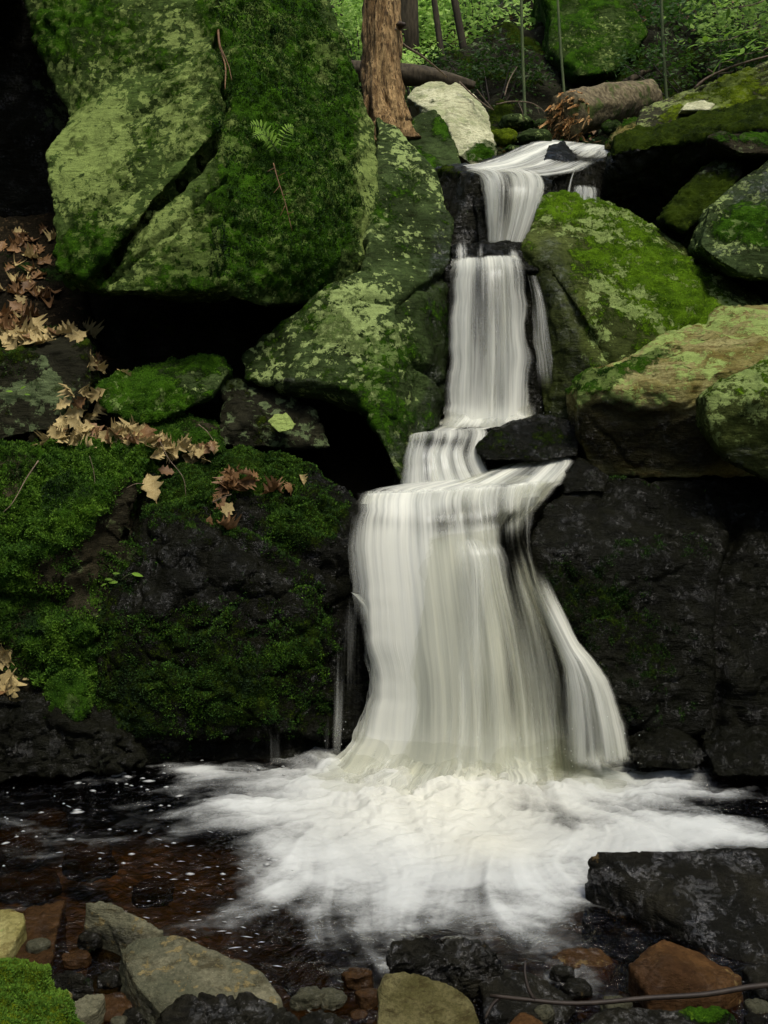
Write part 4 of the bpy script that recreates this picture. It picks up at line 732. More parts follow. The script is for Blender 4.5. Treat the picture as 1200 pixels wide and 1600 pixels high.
for k in range(90):  # thin white dashes standing in for glints on the water
    x, y = random.gauss(330, 110), random.gauss(1400, 75)
    if y < 1250 or x < 60 or y > 1560 or x-300 > (y-1250)*.9: continue
    c = G(x, y, .006); s = random.uniform(.0012, .003); fl.append((c, s*random.uniform(3, 9), s, .002, random.uniform(-.7, .3)))
blobs('foam_flecks_and_glints', fl, 'foam', 'white foam flecks and painted water glints on the dark left side of the pool')
sp = []
for k in range(420):
    y = random.gauss(1185, 30) if k < 260 else random.gauss(660, 12); x = random.uniform(500, 1010) if k < 260 else random.uniform(690, 860)
    Yd = random.uniform(3.85, 4.1) if k < 260 else random.uniform(5.3, 5.5); s = random.uniform(.0008, .0022); sp.append((P(x, y, Yd), s, s, s*2, 0))
blobs('spray_drops', sp, 'foam', 'fine spray drops over the feet of the falls')
# ------------------------------------------------------------------ helpers for plants, leaves and wood
_bv = {}
def bvh(rk):
    if rk.name not in _bv:
        r = next(r for r in ROCKS if r[0] == rk); _bv[rk.name] = BVHTree.FromPolygons(r[1].tolist(), r[2].tolist())
    return _bv[rk.name]
def hit(px, py, rks):
    d = Vector(ray(px, py)).normalized(); best = None
    for rk in rks:
        p, n, i, dist = bvh(rk).ray_cast(Vector((0, 0, CH)), d)
        if p is not None and (best is None or dist < best[2]): best = (p, n if n.dot(d) < 0 else -n, dist)
    return best
def tube_np(pts, rad_, k=7, wob=0., seed=0):
    """tapered tube along points; returns verts, quads"""
    pts = [np.array(p, float) for p in pts]; n = len(pts); V = []; Fc = []
    for i, p in enumerate(pts):
        t = pts[min(i+1, n-1)]-pts[max(i-1, 0)]; t = t/np.linalg.norm(t)
        a = np.cross(t, [0, 0, 1.] if abs(t[2]) < .9 else [1., 0, 0]); a /= np.linalg.norm(a); b = np.cross(t, a)
        r = rad_[i] if hasattr(rad_, '__len__') else rad_
        for j in range(k):
            an = 2*pi*j/k; rr = r*(1+wob*math.sin(an*3+seed+i*.7)+wob*.7*math.sin(an*5+seed*2-i*.5)); V.append(p+a*cos(an)*rr+b*sin(an)*rr)
    for i in range(n-1):
        for j in range(k): Fc.append((i*k+j, i*k+(j+1) % k, (i+1)*k+(j+1) % k, (i+1)*k+j))
    c0 = len(V); V.append(pts[0]); V.append(pts[-1])
    for j in range(k): Fc.append((c0, (j+1) % k, j, j)); Fc.append((c0+1, (n-1)*k+j, (n-1)*k+(j+1) % k, (n-1)*k+(j+1) % k))
    return V, Fc
def mesh_py(name, V, Fc, smooth=True):
    me = bpy.data.meshes.new(name); me.from_pydata([tuple(v) for v in V], [], [tuple(dict.fromkeys(f)) for f in Fc]); 
    if smooth: me.polygons.foreach_set('use_smooth', np.ones(len(me.polygons), bool))
    me.update(); return me
def spline(pts, n):
    a = np.array(pts, float); return smoothrows(a, n)
def tube(name, pts, r0, r1, mat, n=12, parent=None, k=7, wob=0., org=None, noise=0.):
    s = spline(pts, n)
    if noise: s = s + noise*np.stack([pnoise(s*4+5), pnoise(s*4+11), pnoise(s*4+23)], 1)
    V, Fc = tube_np(s, np.linspace(r0, r1, n), k, wob, len(ROCKS)); org = np.array(org if org is not None else s[0])
    o = obj_from(name, mesh_py(name, np.array(V)-org, Fc), M[mat], parent, None if parent else org); return o
def empty(name, loc, label=None, cat=None, group=None):
    o = bpy.data.objects.new(name, None); o.location = loc; o.empty_display_size = .1; COL.objects.link(o); tag(o, label, cat, group); return o

# ------------------------------------------------------------------ fallen oak leaves
def oak_leaf(seed, curl):
    r = random.Random(seed); n = 25; V = []; Fc = []; L = 1.
    w_ = []
    for i in range(n):
        t = i/(n-1); env = .42*math.sin(pi*min(t*1.02+.04, 1))**.75*(.55+.65*t if t < .75 else 1.04-(t-.75)*1.3)
        lob = .77+.23*math.cos(t*2*pi*4.1+.6); w_.append((env*lob*(r.uniform(.85, 1.12)), env*(.77+.23*math.cos(t*2*pi*4.1+.9))*(r.uniform(.85, 1.12))))
    w_[0] = (.012, .012); w_[1] = (.012, .012); w_[2] = (.02, .02); w_[-1] = (.01, .01)
    b1, b2 = r.uniform(-1, 1)*curl, r.uniform(.4, 1.4)*curl
    for i in range(n):
        t = i/(n-1)
        for j, s in enumerate((-1, -.5, 0, .5, 1)):
            wd = w_[i][0] if s < 0 else w_[i][1]; x = s*wd; y = t-.5 + .12*abs(s)*(1 if i > 1 else 0)
            z = b2*abs(x)**1.6*2.0 + b1*(t-.5)**2 + .03*curl*math.sin(t*13+s*3+seed); V.append((x, y, z))
    for i in range(n-1):
        for j in range(4): a = i*5+j; Fc.append((a, a+1, a+6, a+5))
    return mesh_py('fallen_leaf', V, Fc)
LEAF = [oak_leaf(k, c) for k, c in enumerate((.3, .7, 1.1, 1.5, .5, .9))]
for m_ in LEAF: m_.materials.append(M['leaf_tan'])
LEAFB = []
for m_ in LEAF: c = m_.copy(); c.materials.clear(); c.materials.append(M['leaf_brown']); LEAFB.append(c)
def put_leaf(p, n, size, brown=False, tilt=.5, label='', group=None, spin=None, lift=.006):
    o = bpy.data.objects.new('fallen_leaf', random.choice(LEAFB if brown else LEAF)); COL.objects.link(o)
    nn = (Vector(n)+Vector((random.gauss(0, tilt), random.gauss(0, tilt), random.gauss(0, tilt*.6)+.2))).normalized()
    q = nn.to_track_quat('Z', 'Y'); sp_ = random.uniform(0, 6.28) if spin is None else spin
    o.rotation_euler = (q @ Vector((0, 0, 1)).rotation_difference(Vector((0, 0, 1)))).to_euler()
    o.matrix_world = Matrix.Translation(Vector(p)+Vector(n)*lift) @ q.to_matrix().to_4x4() @ Matrix.Rotation(sp_, 4, 'Z') @ Matrix.Diagonal((size, size, size, 1))
    tag(o, label, 'leaf', group); return o
def drift(cnt, region, rks, size, label, group, brown=.15, tilt=.5, lift=.008):
    """region: list of (px,py,rx,ry,weight)"""
    k = 0; tries = 0; ws = [r[4] for r in region]
    while k < cnt and tries < cnt*6:
        tries += 1; r = random.choices(region, ws)[0]; an = rad(r[5]) if len(r) > 5 else 0
        a, b = random.gauss(0, .5)*r[2], random.gauss(0, .5)*r[3]; x, y = r[0]+a*cos(an)-b*sin(an), r[1]+a*sin(an)+b*cos(an)
        h = hit(x, y, rks)
        if not h: continue
        put_leaf(h[0], h[1], random.uniform(*size), random.random() < brown, tilt, label, group, lift=random.uniform(.002, lift)); k += 1
drift(60, [(30,400,45,70,3),(20,490,50,40,3),(60,440,30,60,2),(45,370,60,40,1.5)], [bank, step, ground], (.08, .13), 'curled oak leaf heaped on the steep soil bank in the dark recess', 'oak leaves heaped on the soil bank', .75, .3, .012)
drift(30, [(55,530,80,14,3),(20,535,50,12,1)], [step, bank], (.09, .14), 'pale oak leaf on the flat top of the square mossy block', 'oak leaves on the square block', .15, .4, .03)
drift(10, [(180,565,45,16,1)], [bank, wedge, step], (.08, .12), 'shaded brown oak leaf behind the wedge-shaped mossy rock', 'leaves behind the wedge rock', .7, .6)
drift(100, [(128,650,28,50,3,15),(110,685,60,16,3),(190,680,55,14,3,15),(250,700,40,10,1,10)], [massA, massB, mound, step, wedge, ground], (.08, .125), 'tan oak leaf in the drift between square block and mossy boulder', 'oak leaves in the main drift', .12, .55, .05)
drift(16, [(295,710,38,9,1),(325,700,14,8,.5)], [massA, massB, mound], (.07, .10), 'pale crumpled oak leaf strewn along the top of the wet boulder', 'leaves strewn along the boulder top', .2, .6, .03)
drift(24, [(372,752,42,22,3),(345,800,16,22,1),(425,768,26,8,1)], [massB], (.07, .11), 'dark curled oak leaf caught in the hollow on the wet boulder', 'dark leaves caught on the wet boulder', .9, .9, .03)
h = hit(240, 768, [massA, massB]); 
if h: put_leaf(h[0], Vector((.1, -1, .35)), .155, False, .05, 'single large tan oak leaf hanging upright on the moss between the two pool boulders', None, 0.3, .03)
h = hit(262, 740, [massA, massB])
if h: put_leaf(h[0], Vector((.3, -.8, .5)), .09, True, .1, 'small brown leaf folded just above the single upright oak leaf', None, 1.3, .02)
h = hit(472, 752, [massB])
if h: put_leaf(h[0], Vector((.3, -.9, .3)), .06, False, .1, 'tiny pale leaf standing on the rounded shoulder of the wet boulder', None, .2, .01)
drift(9, [(8,1030,16,18,2),(12,1072,14,14,2)], [massA], (.10, .14), 'tan oak leaf hanging at the edge on the mossy boulder just above the pool', 'oak leaves at the edge above the pool', .2, .4, .04)

# ------------------------------------------------------------------ fern, seedlings, roots on the boulders
def leaf_mesh(name, L, W, fold=.15, n=6, mat='leaf_green', droop=.2):
    V = []; Fc = []
    for i in range(n+1):
        t = i/n; wd = W*math.sin(pi*min(.03+t*.97, 1))**.8*(1-.3*t)
        for s in (-1, 0, 1): V.append((s*wd/2, L*t, fold*abs(s)*wd - droop*L*t*t))
    for i in range(n):
        for j in range(2): a = i*3+j; Fc.append((a, a+1, a+4, a+3))
    m = mesh_py(name, V, Fc); m.materials.append(M[mat]); return m
def frame(p, d, up):
    d = Vector(d).normalized(); x = d.cross(Vector(up)).normalized(); z = x.cross(d); return Matrix((( x.x, d.x, z.x, p[0]), (x.y, d.y, z.y, p[1]), (x.z, d.z, z.z, p[2]), (0, 0, 0, 1)))
PIN = leaf_mesh('leaflet', 1., .30, .1, 5, 'leaf_green', .25)
def fern(label, base, tips, npin=11, cat='fern', mat=None):
    root = empty('fern', base, label, cat)
    for tip, pl in tips:
        b = np.array(base); t = np.array(tip); mid = (b+t)/2+np.array([0, -.02, .05]); s = spline([b, mid, t], 14)
        fr_ = tube('frond', list(s), .0022, .0008, 'bark_green', 14, root, 5, org=base)
        for i in range(npin):
            f = .22+.76*i/npin; q = s[min(int(f*13), 12)]; dr = s[min(int(f*13)+1, 13)]-q; dr /= np.linalg.norm(dr)
            side = np.cross(dr, [0, -1, .25]); side /= np.linalg.norm(side); ln = pl*math.sin(pi*(.18+.8*f))**.8
            for sg in (-1, 1):
                o = bpy.data.objects.new('leaflet', PIN); COL.objects.link(o); o.parent = fr_
                o.matrix_local = frame(np.array(q)-np.array(base), side*sg+dr*.35, (0, -.7, .7)) @ Matrix.Diagonal((ln, ln, ln, 1))
    return root
fern('small bright green fern on the mossy face of the huge boulder', P(436, 240, 5.5), [(P(386, 196, 5.38), .052), (P(392, 216, 5.3), .046), (P(462, 200, 5.5), .042)])
fern('tiny fern tuft on the crest of the huge leaning boulder at the top edge', P(348, 20, 5.75), [(P(325, -6, 5.65), .05), (P(372, 2, 5.7), .05)], 8)
def seedling(label, base, leaves, name='seedling'):
    root = empty(name, base, label, 'seedling')
    for (px_, py_, Y_, L, a, side) in leaves:
        t = P(px_, py_, Y_); tube('stem', [base, (np.array(base)+t)/2+np.array([0, -.01, .01]), t], .0012, .0008, 'bark_green', 6, root, 5, org=base)
        me_ = leaf_mesh('leaf', L, L*.42, .1, 6); o = bpy.data.objects.new('leaf', me_); COL.objects.link(o); o.parent = root
        o.matrix_local = frame(t-np.array(base), (cos(a)*side, -.15, sin(a)), (0, -.8, .6))
h = hit(185, 912, [massA, massB]); b_ = np.array(h[0]) if h else P(185, 912, 4.3); Yl = b_[1]-.03
seedling('seedling with a few fresh green leaves on the dark face of the mossy boulder', b_, [(176,906,Yl,.035,.2,-1),(176,896,Yl,.032,.1,1),(184,910,Yl,.042,.1,-1),(206,896,Yl,.05,-.15,1),(166,912,Yl,.024,-.3,-1),(176,922,Yl,.022,-.5,-1),(198,930,Yl,.022,0,1)])
h = hit(25, 615, [step]); b_ = np.array(h[0]) if h else P(25, 615, 4.9); Yl = b_[1]-.02
seedling('faint grey-green sprig on the shaded front of the square block', b_, [(20,612,Yl,.035,.2,-1),(32,608,Yl,.03,.6,1),(38,616,Yl,.03,0,1)])
def twig(label, pts, r0, r1, mat='twig', name='twig', cat='twig', n=14, side=()):
    """pts (px,py,Y)"""
    w_ = [P(*p) for p in pts]; root = tube(name, w_, r0, r1, mat, n, k=6, noise=.004); tag(root, label, cat)
    for s_ in side: tube('side_twig', [P(*p) for p in s_], r1*1.2, r1*.6, mat, 8, root, 5, org=w_[0])
    return root
twig('hanging brown dead fern stalk below the small green fern', [(428,255,5.42),(436,285,5.36),(446,320,5.32),(456,360,5.28)], .004, .002, 'leaf_brown', 'dead_frond', 'dead frond',
     side=[[(430,262,5.4),(418,268,5.36)],[(434,276,5.38),(446,270,5.34)],[(438,290,5.34),(428,302,5.32)],[(442,306,5.34),(454,300,5.3)],[(446,322,5.3),(438,338,5.3)],[(450,335,5.3),(460,330,5.28)]])
twig('reddish root strands hanging at the top of the crack in the huge boulder', [(340,40,5.72),(344,75,5.62),(352,105,5.5),(352,140,5.42)], .008, .003, 'leaf_brown', 'root_strand', 'root', side=[[(343,70,5.6),(356,100,5.5),(362,125,5.42)]])
for i, (lb, pts, r) in enumerate([
    ('thin pale twig lying across the mound between leaf drift and hollow', [(310,664,4.82),(322,674,4.78),(332,688,4.72)], .003),
    ('bent brown twig arching down the mossy front of the boulder', [(140,712,4.55),(146,735,4.45),(150,770,4.38)], .0018),
    ('thin twig poking out of the moss beside the upright oak leaf', [(250,690,4.6),(262,715,4.5),(285,745,4.4),(290,775,4.38)], .0022),
    ('short pale twig pointing left beside the upright oak leaf', [(198,763,4.33),(212,756,4.33),(226,756,4.36)], .0022),
    ('brown woody stem trailing down through the moss at the edge', [(60,720,4.45),(40,750,4.4),(20,785,4.3),(5,800,4.28)], .003),
    ('pale bare stick leaning among the dark curled leaves', [(332,786,4.45),(348,778,4.42),(362,773,4.42)], .004)]):
    twig(lb, pts, r, r*.5)
twig('long dead stick with a raised fork lying over the stones at the bottom edge', [(1260,1535,2.30),(1180,1541,2.29),(1100,1556,2.27),(1000,1562,2.26),(900,1567,2.25),(820,1562,2.26),(765,1556,2.28)], .0075, .0045, 'twig_dark', 'stick', 'stick', 22,
     side=[[(836,1562,2.26),(826,1545,2.27),(820,1520,2.29),(821,1500,2.31)], [(780,1557,2.28),(768,1570,2.27),(758,1590,2.25)]])

# ------------------------------------------------------------------ the dead trunk, logs, fallen branches
def wood(name, pts, radii, mat, label, cat, k=40, n=60, ridge=.10, seed=0, cap=None, knot=()):
    w_ = [P(*p) for p in pts]; s = spline(w_, n); rr = np.interp(np.linspace(0, 1, n), np.linspace(0, 1, len(radii)), radii); V = []
    for i in range(n):
        t = s[min(i+1, n-1)]-s[max(i-1, 0)]; t /= np.linalg.norm(t); a = np.cross(t, [0, 0, 1.] if abs(t[2]) < .9 else [0, 1., 0]); a /= np.linalg.norm(a); b = np.cross(t, a)
        for j in range(k): an = 2*pi*j/k; V.append(np.concatenate([s[i]+(a*cos(an)+b*sin(an))*0, a*cos(an)+b*sin(an), [rr[i], an, i/n]]))
    V = np.array(V); c, dr, r_, an, ti = V[:, :3], V[:, 3:6], V[:, 6], V[:, 7], V[:, 8]
    q = np.stack([np.cos(an)*1.6, np.sin(an)*1.6, ti*4+seed], 1)
    rr_ = r_*(1+ridge*1.3*pnoise(q)+ridge*pnoise(q*np.array([3.2, 3.2, 1.2]))+ridge*.6*pnoise(q*np.array([8, 8, 2.2])+5)+ridge*.35*pnoise(q*np.array([16, 16, 9])+9))
    co = c+dr*rr_[:, None]; org = co[:k].mean(0) if co[:k].mean(0)[2] < co[-k:].mean(0)[2] else co[-k:].mean(0)
    f = []
    for i in range(n-1):
        for j in range(k): f.append((i*k+j, i*k+(j+1) % k, (i+1)*k+(j+1) % k, (i+1)*k+j))
    me = mesh_py(name, np.vstack([co, c[:1], c[-1:]])-org, f+[(len(co), (j+1) % k, j) for j in range(k)]+[(len(co)+1, (n-1)*k+j, (n-1)*k+(j+1) % k) for j in range(k)])
    o = obj_from(name, me, M[mat], loc=org); tag(o, label, cat); return o, s, org
tr, s_, org_ = wood('dead_tree', [(600,-260,8.1),(597,-60,8.05),(596,60,8.0),(598,130,7.95),(606,185,7.9),(612,230,7.85)], [.145,.135,.130,.135,.155,.19], 'deadwood', 'orange-brown rotting dead tree trunk standing behind the huge boulder', 'tree trunk', ridge=.23, n=110, k=56)
for a, b, c_ in [((618,118,7.86),(625,150,7.84),(638,190,7.8)), ((576,150,7.86),(572,170,7.84),(566,200,7.84)), ((606,140,7.8),(612,170,7.78),(622,205,7.76))]:
    tube('root_flare', [P(*a), P(*b), P(*c_)], .02, .035, 'deadwood', 8, tr, 8, .15, org=org_)
tube('broken_limb_stub', [P(622,40,7.95), P(632,38,7.85)], .035, .015, 'twig_dark', 5, tr, 8, .2, org=org_)
lg, s_, org_ = wood('fallen_log', [(884,182,8.5),(925,170,8.8),(965,160,9.1),(1012,152,9.5)], [.18,.175,.16,.14], 'log_bark', 'thick fallen log with an orange splintered end pointing at the camera', 'log', ridge=.10, n=40)
# splintered end: broken fibres of different length
endc = P(884, 183, 8.5); ax = P(884, 183, 8.5)-P(930, 168, 8.9); ax /= np.linalg.norm(ax); sa_ = np.cross(ax, [0, 0, 1]); sa_ /= np.linalg.norm(sa_); sb_ = np.cross(ax, sa_)
for k in range(150):
    r = .185*math.sqrt(random.random()); a = random.uniform(0, 6.28); c = endc+sa_*r*cos(a)+sb_*r*sin(a)-ax*.05; ln = random.uniform(.03, .10)*(1.2-r*3)
    wv = random.uniform(.006, .018); t = c+ax*(ln+.02)+np.array([random.gauss(0, .045), 0, random.gauss(-.02, .04)])
    V, Fc = tube_np([c, (c+t)/2+np.array([0, 0, .008]), t], [wv, wv*.8, wv*.25], 5, .2, k); obj_from('splinter', mesh_py('splinter', np.array(V)-org_, Fc, False), M['orangewood'] if random.random() < .55 else M['deadwood'], lg)
lg2, _, _ = wood('fallen_log', [(470,118,9.6),(560,112,9.5),(650,118,9.4),(700,126,9.3),(742,134,9.3)], [.10,.09,.085,.07,.03], 'bark', 'dark weathered log lying across behind the dead trunk and the cream boulder', 'log', ridge=.14, n=50, k=24)
wood('fallen_log', [(935,150,9.9),(985,125,10.1),(1030,100,10.3)], [.04,.035,.02], 'bark', 'thin dark branch leaning in the shade above the splintered log', 'branch', n=20, k=12)
twig('bare pale branch slanting from the dead trunk to the cream boulder', [(618,45,7.9),(628,68,8.1),(655,85,8.3),(680,104,8.5),(698,120,8.6)], .011, .006, 'twig', 'bare_branch', 'branch')
twig('thin fallen twigs between the cream boulder and the mossy stones', [(718,128,8.5),(740,150,8.4),(760,165,8.3),(772,172,8.3)], .007, .004, 'twig', 'bare_branch', 'branch', side=[[(745,140,8.4),(757,155,8.4),(770,170,8.3)]])
twig('thin arching bare twig above the stones at the stream head', [(775,163,8.6),(800,158,8.6),(830,161,8.6),(848,172,8.6),(854,182,8.6)], .006, .003, 'twig', 'bare_branch', 'branch', side=[[(838,164,8.6),(843,178,8.6)], [(810,160,8.6),(816,175,8.5),(818,192,8.5)]])
twig('slim grey stick leaning against the crag', [(788,150,9.6),(796,125,9.7),(808,104,9.8)], .008, .004, 'twig', 'bare_branch', 'branch')
twig('fallen pale branch resting on the mossy hump near the top edge', [(1085,138,7.9),(1105,122,7.9),(1150,102,7.9),(1210,85,7.9),(1260,70,7.9)], .012, .007, 'twig', 'bare_branch', 'branch', side=[[(1105,108,7.9),(1120,115,7.9),(1145,112,7.85)], [(1110,120,7.9),(1090,130,7.9)]])
# ------------------------------------------------------------------ saplings and young trees up the ravine
def ground_z(x, y): return float(terr(np.array([x]), np.array([y]))[0])
LEAFQ = {}
def leafcloud(name, pts, size, mat, parent, flat=.5, kind='stuff'):
    """small leaf-shaped faces at pts, each with a fold"""
    pts = np.asarray(pts); n = len(pts); a = RNG.normal(size=(n, 3)); a[:, 2] *= .35; a /= np.linalg.norm(a, axis=1)[:, None]
    up = RNG.normal(size=(n, 3))*flat+np.array([0, -.15, 1.]); s = np.cross(a, up); s /= np.linalg.norm(s, axis=1)[:, None]; L = (size*(.6+.8*RNG.random(n)))[:, None]
    nn = np.cross(a, s)
    V = np.stack([pts, pts+a*L*.5+s*L*.26+nn*L*.06, pts+a*L, pts+a*L*.5-s*L*.26+nn*L*.06], 1).reshape(-1, 3)
    me = mesh_np(name, V, np.arange(n*4).reshape(-1, 4), False); o = obj_from(name, me, M[mat], parent); o['kind'] = kind; return o
def cloudpts(n, sprays, spread, sag=.0):
    """leaves gathered in flattish sprays: sprays = (centre, radius, thickness)"""
    out = []
    w_ = np.array([s[1]**2 for s in sprays]); idx = RNG.choice(len(sprays), n, p=w_/w_.sum())
    for i in idx:
        c, r, th = sprays[i]; a = random.uniform(0, 6.28); q = r*math.sqrt(random.random()); out.append((c[0]+q*cos(a), c[1]+q*sin(a), c[2]+random.gauss(0, th)-.25*q*q/r*spread))
    return out
def young_tree(label, base, h, r, lean, crown_r, mat, n=900, size=.09, crown_from=.45, bark='bark', cat='tree', name='young_tree', group=None, nl=9):
    base = np.array(base, float); root = empty(name, base, label, cat, group); top = np.array([lean[0], lean[1], h])
    pts = [np.zeros(3), top*.35+np.array([.03*h*random.uniform(-1, 1), 0, 0]), top*.7, top]
    s = spline(pts, 12); V, Fc = tube_np(s, np.linspace(r, r*.25, 12), 9, .05, h); obj_from('trunk', mesh_py('trunk', V, Fc), M[bark], root)
    sprays = []
    for k in range(nl):
        f = crown_from+(1-crown_from)*(k+.5)/nl; i = min(int(f*11), 10); p = s[i]; a = random.uniform(0, 6.28); ln = crown_r*(1.15-f*.6)*random.uniform(.6, 1.1)
        e = p+np.array([cos(a)*ln, sin(a)*ln, ln*.25]); V, Fc = tube_np([p, (p+e)/2+np.array([0, 0, .06*ln]), e], [r*.35, r*.22, r*.08], 5); obj_from('limb', mesh_py('limb', V, Fc), M[bark], root)
        for g in (.45, .75, 1.): sprays.append((p+(e-p)*g+np.array([random.gauss(0, .1*ln), random.gauss(0, .1*ln), 0]), ln*.42, ln*.06))
    sprays.append((s[-1], crown_r*.4, crown_r*.1))
    leafcloud('crown', cloudpts(n, sprays, 1.), size, mat, root); return root
def at_px(px_, Y_): x = P(px_, 400, Y_)[0]; return (x, Y_, ground_z(x, Y_)-.05)
for px_, Y_, h, r, lb, bk, ls, nn in [
    (821, 9.7, 5.0, .016, 'slender green-barked sapling rising in front of the shadowy crag', 'bark_green', (-.05, 0), 220),
    (886, 10.0, 5.0, .015, 'slender sapling standing directly behind the splintered log', 'bark_green', (-.1, 0), 200),
    (1043, 9.9, 5.0, .018, 'slender green sapling above the mossy hump', 'bark_green', (0.02, 0), 260),
    (700, 11.5, 5.5, .04, 'thin dark leaning tree over the shadowy crag', 'bark', (-.9, .2), 700),
    (735, 12.2, 6.0, .05, 'dark young tree just behind the shadowy crag', 'bark', (-.7, .3), 800),
    (640, 12.5, 8.0, .13, 'dark tree trunk half hidden behind the orange-brown dead trunk', 'bark', (-.1, 0), 1100),
    (522, 13.0, 8.0, .10, 'dark tree trunk against pale green leaves beside the huge boulder', 'bark', (0, 0), 1100),
    (1130, 11.5, 5.0, .03, 'thin dark leaning stem among leaves at the top right', 'bark', (-.9, 0), 600),
    (1150, 12.5, 6.0, .05, 'dark young tree at the top right edge', 'bark', (-.3, 0), 800),
    (820, 15.0, 9.0, .12, 'tall tree trunk far up the ravine above the crags', 'bark', (.1, 0), 1200),
    (665, 15.5, 7.0, .035, 'thin pole-like tree in the pale leaves beyond the cream boulder', 'bark', (.5, 0), 700)]:
    young_tree(lb, at_px(px_, Y_), h, r, ls, .9 if r < .03 else 1.6, 'leaf_far', nn//2, .075 if r < .03 else .11, .55 if r < .06 else .5, bk)
def shrub(label, boxes, n, size, mat, cat='shrub', name='shrub', stems=4, group=None):
    """boxes: (px,py,Y,rx m,thickness)"""
    cs = [P(*b[:3]) for b in boxes]; c = sum(cs)/len(cs); zb = min(ground_z(c[0], c[1]), c[2]-.2); base = np.array([c[0], c[1], zb]); root = empty(name, base, label, cat, group)
    for q in cs[:8]:
        V, Fc = tube_np([np.zeros(3), (q-base)*.5+np.array([.04, 0, .05]), q-base], [.012, .008, .003], 5); obj_from('stem', mesh_py('stem', V, Fc), M['twig_dark'], root)
    sp_ = [(q-base+np.array([random.gauss(0, b[3]*.3) for _ in range(3)]), b[3]*.6, b[4]) for q, b in zip(cs, boxes) for _ in range(5)]
    leafcloud('foliage', cloudpts(n, sp_, .6), size, mat, root, .6); return root
def bx(x0, x1, y0, y1, Y0, Y1, n, r, th): return [(random.uniform(x0, x1), random.uniform(y0, y1), random.uniform(Y0, Y1), r*random.uniform(.7, 1.2), th) for _ in range(n)]
shrub('mass of pale green leaves beyond the dead trunk', bx(500,680,-60,110,13,17,26,.55,.16), 9000, .10, 'leaf_far')
shrub('low pale green bush showing left of the dead trunk', bx(525,580,20,100,11.5,13,9,.35,.12), 1700, .075, 'leaf_far')
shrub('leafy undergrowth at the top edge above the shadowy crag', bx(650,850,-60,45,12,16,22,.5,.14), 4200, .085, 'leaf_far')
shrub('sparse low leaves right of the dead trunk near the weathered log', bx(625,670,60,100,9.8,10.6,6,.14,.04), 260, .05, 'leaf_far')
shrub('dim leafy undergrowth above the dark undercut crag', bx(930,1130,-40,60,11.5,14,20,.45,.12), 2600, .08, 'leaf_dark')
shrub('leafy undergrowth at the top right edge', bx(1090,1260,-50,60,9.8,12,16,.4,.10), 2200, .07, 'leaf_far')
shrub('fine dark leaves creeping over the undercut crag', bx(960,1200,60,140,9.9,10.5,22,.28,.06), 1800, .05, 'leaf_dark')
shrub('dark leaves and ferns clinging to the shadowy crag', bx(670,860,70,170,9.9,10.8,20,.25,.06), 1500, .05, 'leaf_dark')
for lb, px_, py_, Y_, ln in [('lit spray of bright green leaves hanging over the mossy hump', 1140, 62, 8.0, .30), ('bright leaf spray touching the right edge above the mossy hump', 1190, 80, 7.7, .24), ('topmost bright leaf spray in the right corner', 1175, 8, 7.8, .34), ('small bright leaf spray low on the fallen pale branch', 1148, 92, 7.8, .16)]:
    c = P(px_, py_, Y_); root = empty('leaf_spray', c, lb, 'leafy branch'); e = np.array([-ln*.8, -.05, -.05]); st0 = np.array([ln*.8, .1, .12])
    V, Fc = tube_np([st0, np.zeros(3), e], [.006, .004, .002], 5); obj_from('stem', mesh_py('stem', V, Fc), M['twig'], root)
    for k in range(13):
        f = k/12; q = st0*(1-f)+e*f; L = random.uniform(.07, .12); me_ = PINL = leaf_mesh('leaf', L, L*.5, .1, 5, 'leaf_green', .2); o = bpy.data.objects.new('leaf', me_); COL.objects.link(o); o.parent = root
        o.matrix_local = frame(q, (random.uniform(-1, .4), random.uniform(-.6, .2), random.uniform(-.5, .5)), (0, -.4, .9))
# litter and small plants on the far slope: nobody could count them
pts = []
for _ in range(5000):
    Y_ = random.uniform(8.5, 20); x = P(random.uniform(480, 1260), 400, Y_)[0]; pts.append((x, Y_, ground_z(x, Y_)+random.uniform(.02, .10)))
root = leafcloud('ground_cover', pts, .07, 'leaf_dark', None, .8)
pts = []
for _ in range(4000):
    Y_ = random.uniform(7.5, 20); x = P(random.uniform(480, 1260), 400, Y_)[0]; pts.append((x, Y_, ground_z(x, Y_)+random.uniform(.06, .10)))
leafcloud('leaf_litter', pts, .08, 'leaf_brown', None, .2)

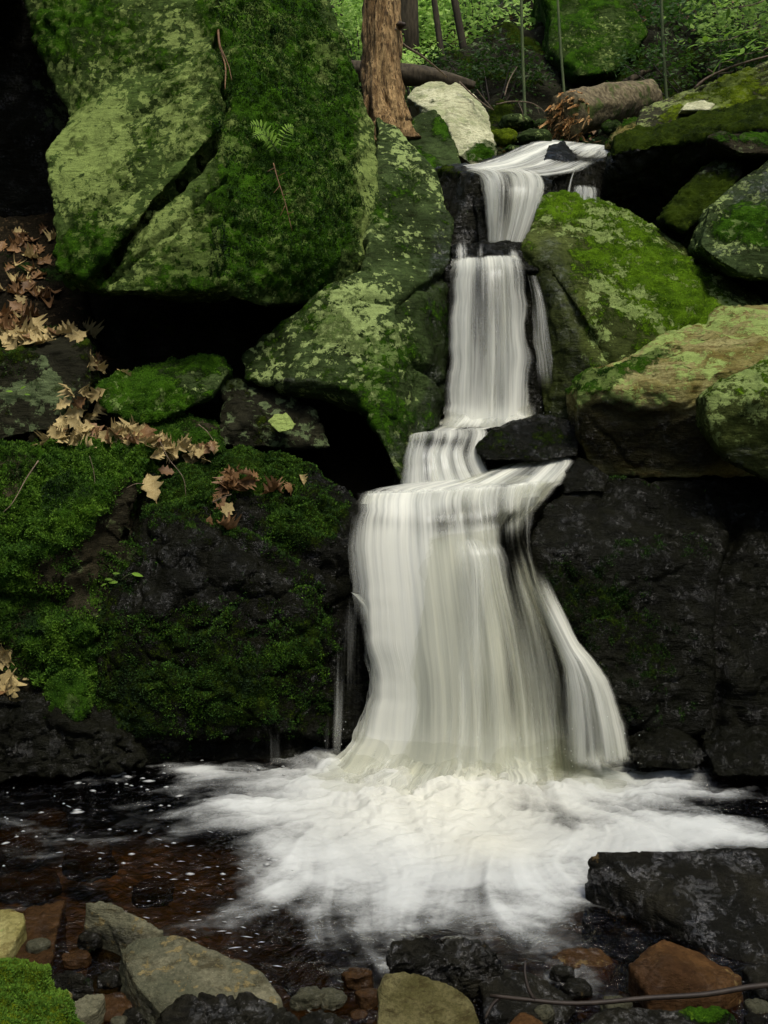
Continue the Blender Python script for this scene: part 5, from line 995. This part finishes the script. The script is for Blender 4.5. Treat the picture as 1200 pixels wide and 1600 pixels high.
# ------------------------------------------------------------------ unseen trees added round the ravine to block low light on the fall
proto = None
spots = [(-7.5,2.0,'unseen shade tree added on the left bank beside the pool'),(-8.5,-4.5,'unseen shade tree added on the left bank downstream'),(-4.5,-9.0,'unseen broad shade tree added downstream of the pool on the left'),(0.2,-11.5,'unseen shade tree added downstream in line with the fall'),(4.5,-9.5,'unseen broad shade tree added downstream of the pool on the right'),
         (8.5,-4.0,'unseen shade tree added on the right bank downstream'),(8.8,2.5,'unseen shade tree added on the right bank beside the pool'),(-9.0,8.5,'unseen shade tree added high on the left bank above the huge boulder'),(9.5,9.0,'unseen shade tree added high on the right bank above the overhang'),
         (-7.,24,'farthest unseen shade tree added up the left slope'),(9.,25,'farthest unseen shade tree added up the right slope'),(-2.3,-15,'second unseen shade tree added downstream in line with the fall'),(2.6,-15.5,'third unseen shade tree added downstream right of the others')]
def big_tree():
    root = empty('unseen_shade_tree', (0, 0, 0)); h = 13.
    s = spline([(0, 0, -.3), (.1, .05, 4), (-.1, .1, 8), (.1, 0, h)], 14); V, Fc = tube_np(s, np.linspace(.24, .05, 14), 12, .06); obj_from('trunk', mesh_py('trunk', V, Fc), M['bark'], root)
    sp_ = []
    for k in range(26):
        f = .12+.88*(k+.5)/26; p = s[min(int(f*13), 12)]; a = k*2.4; ln = 3.4*math.sin(pi*(.22+.72*f))*random.uniform(.75, 1.1); e = p+np.array([cos(a)*ln, sin(a)*ln, ln*.2])
        V, Fc = tube_np([p, (p+e)/2+np.array([0, 0, .2]), e], [.06, .04, .012], 5); obj_from('limb', mesh_py('limb', V, Fc), M['bark'], root)
        for g in (.35, .6, .85, 1.): sp_.append((p+(e-p)*g, ln*.36, .22))
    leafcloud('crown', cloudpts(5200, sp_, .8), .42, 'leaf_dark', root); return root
proto = big_tree()
for i, (x, y, lb) in enumerate(spots):
    if i == 0: o = proto
    else:
        o = proto.copy(); COL.objects.link(o)
        for ch in list(proto.children): c = ch.copy(); COL.objects.link(c); c.parent = o
    tag(o, lb, 'tree', 'unseen trees added to shade the ravine'); o.location = (x, y, ground_z(x, y)-.1); o.rotation_euler = (0, 0, i*1.9); sc = .85+.3*random.random(); o.scale = (sc, sc, sc)
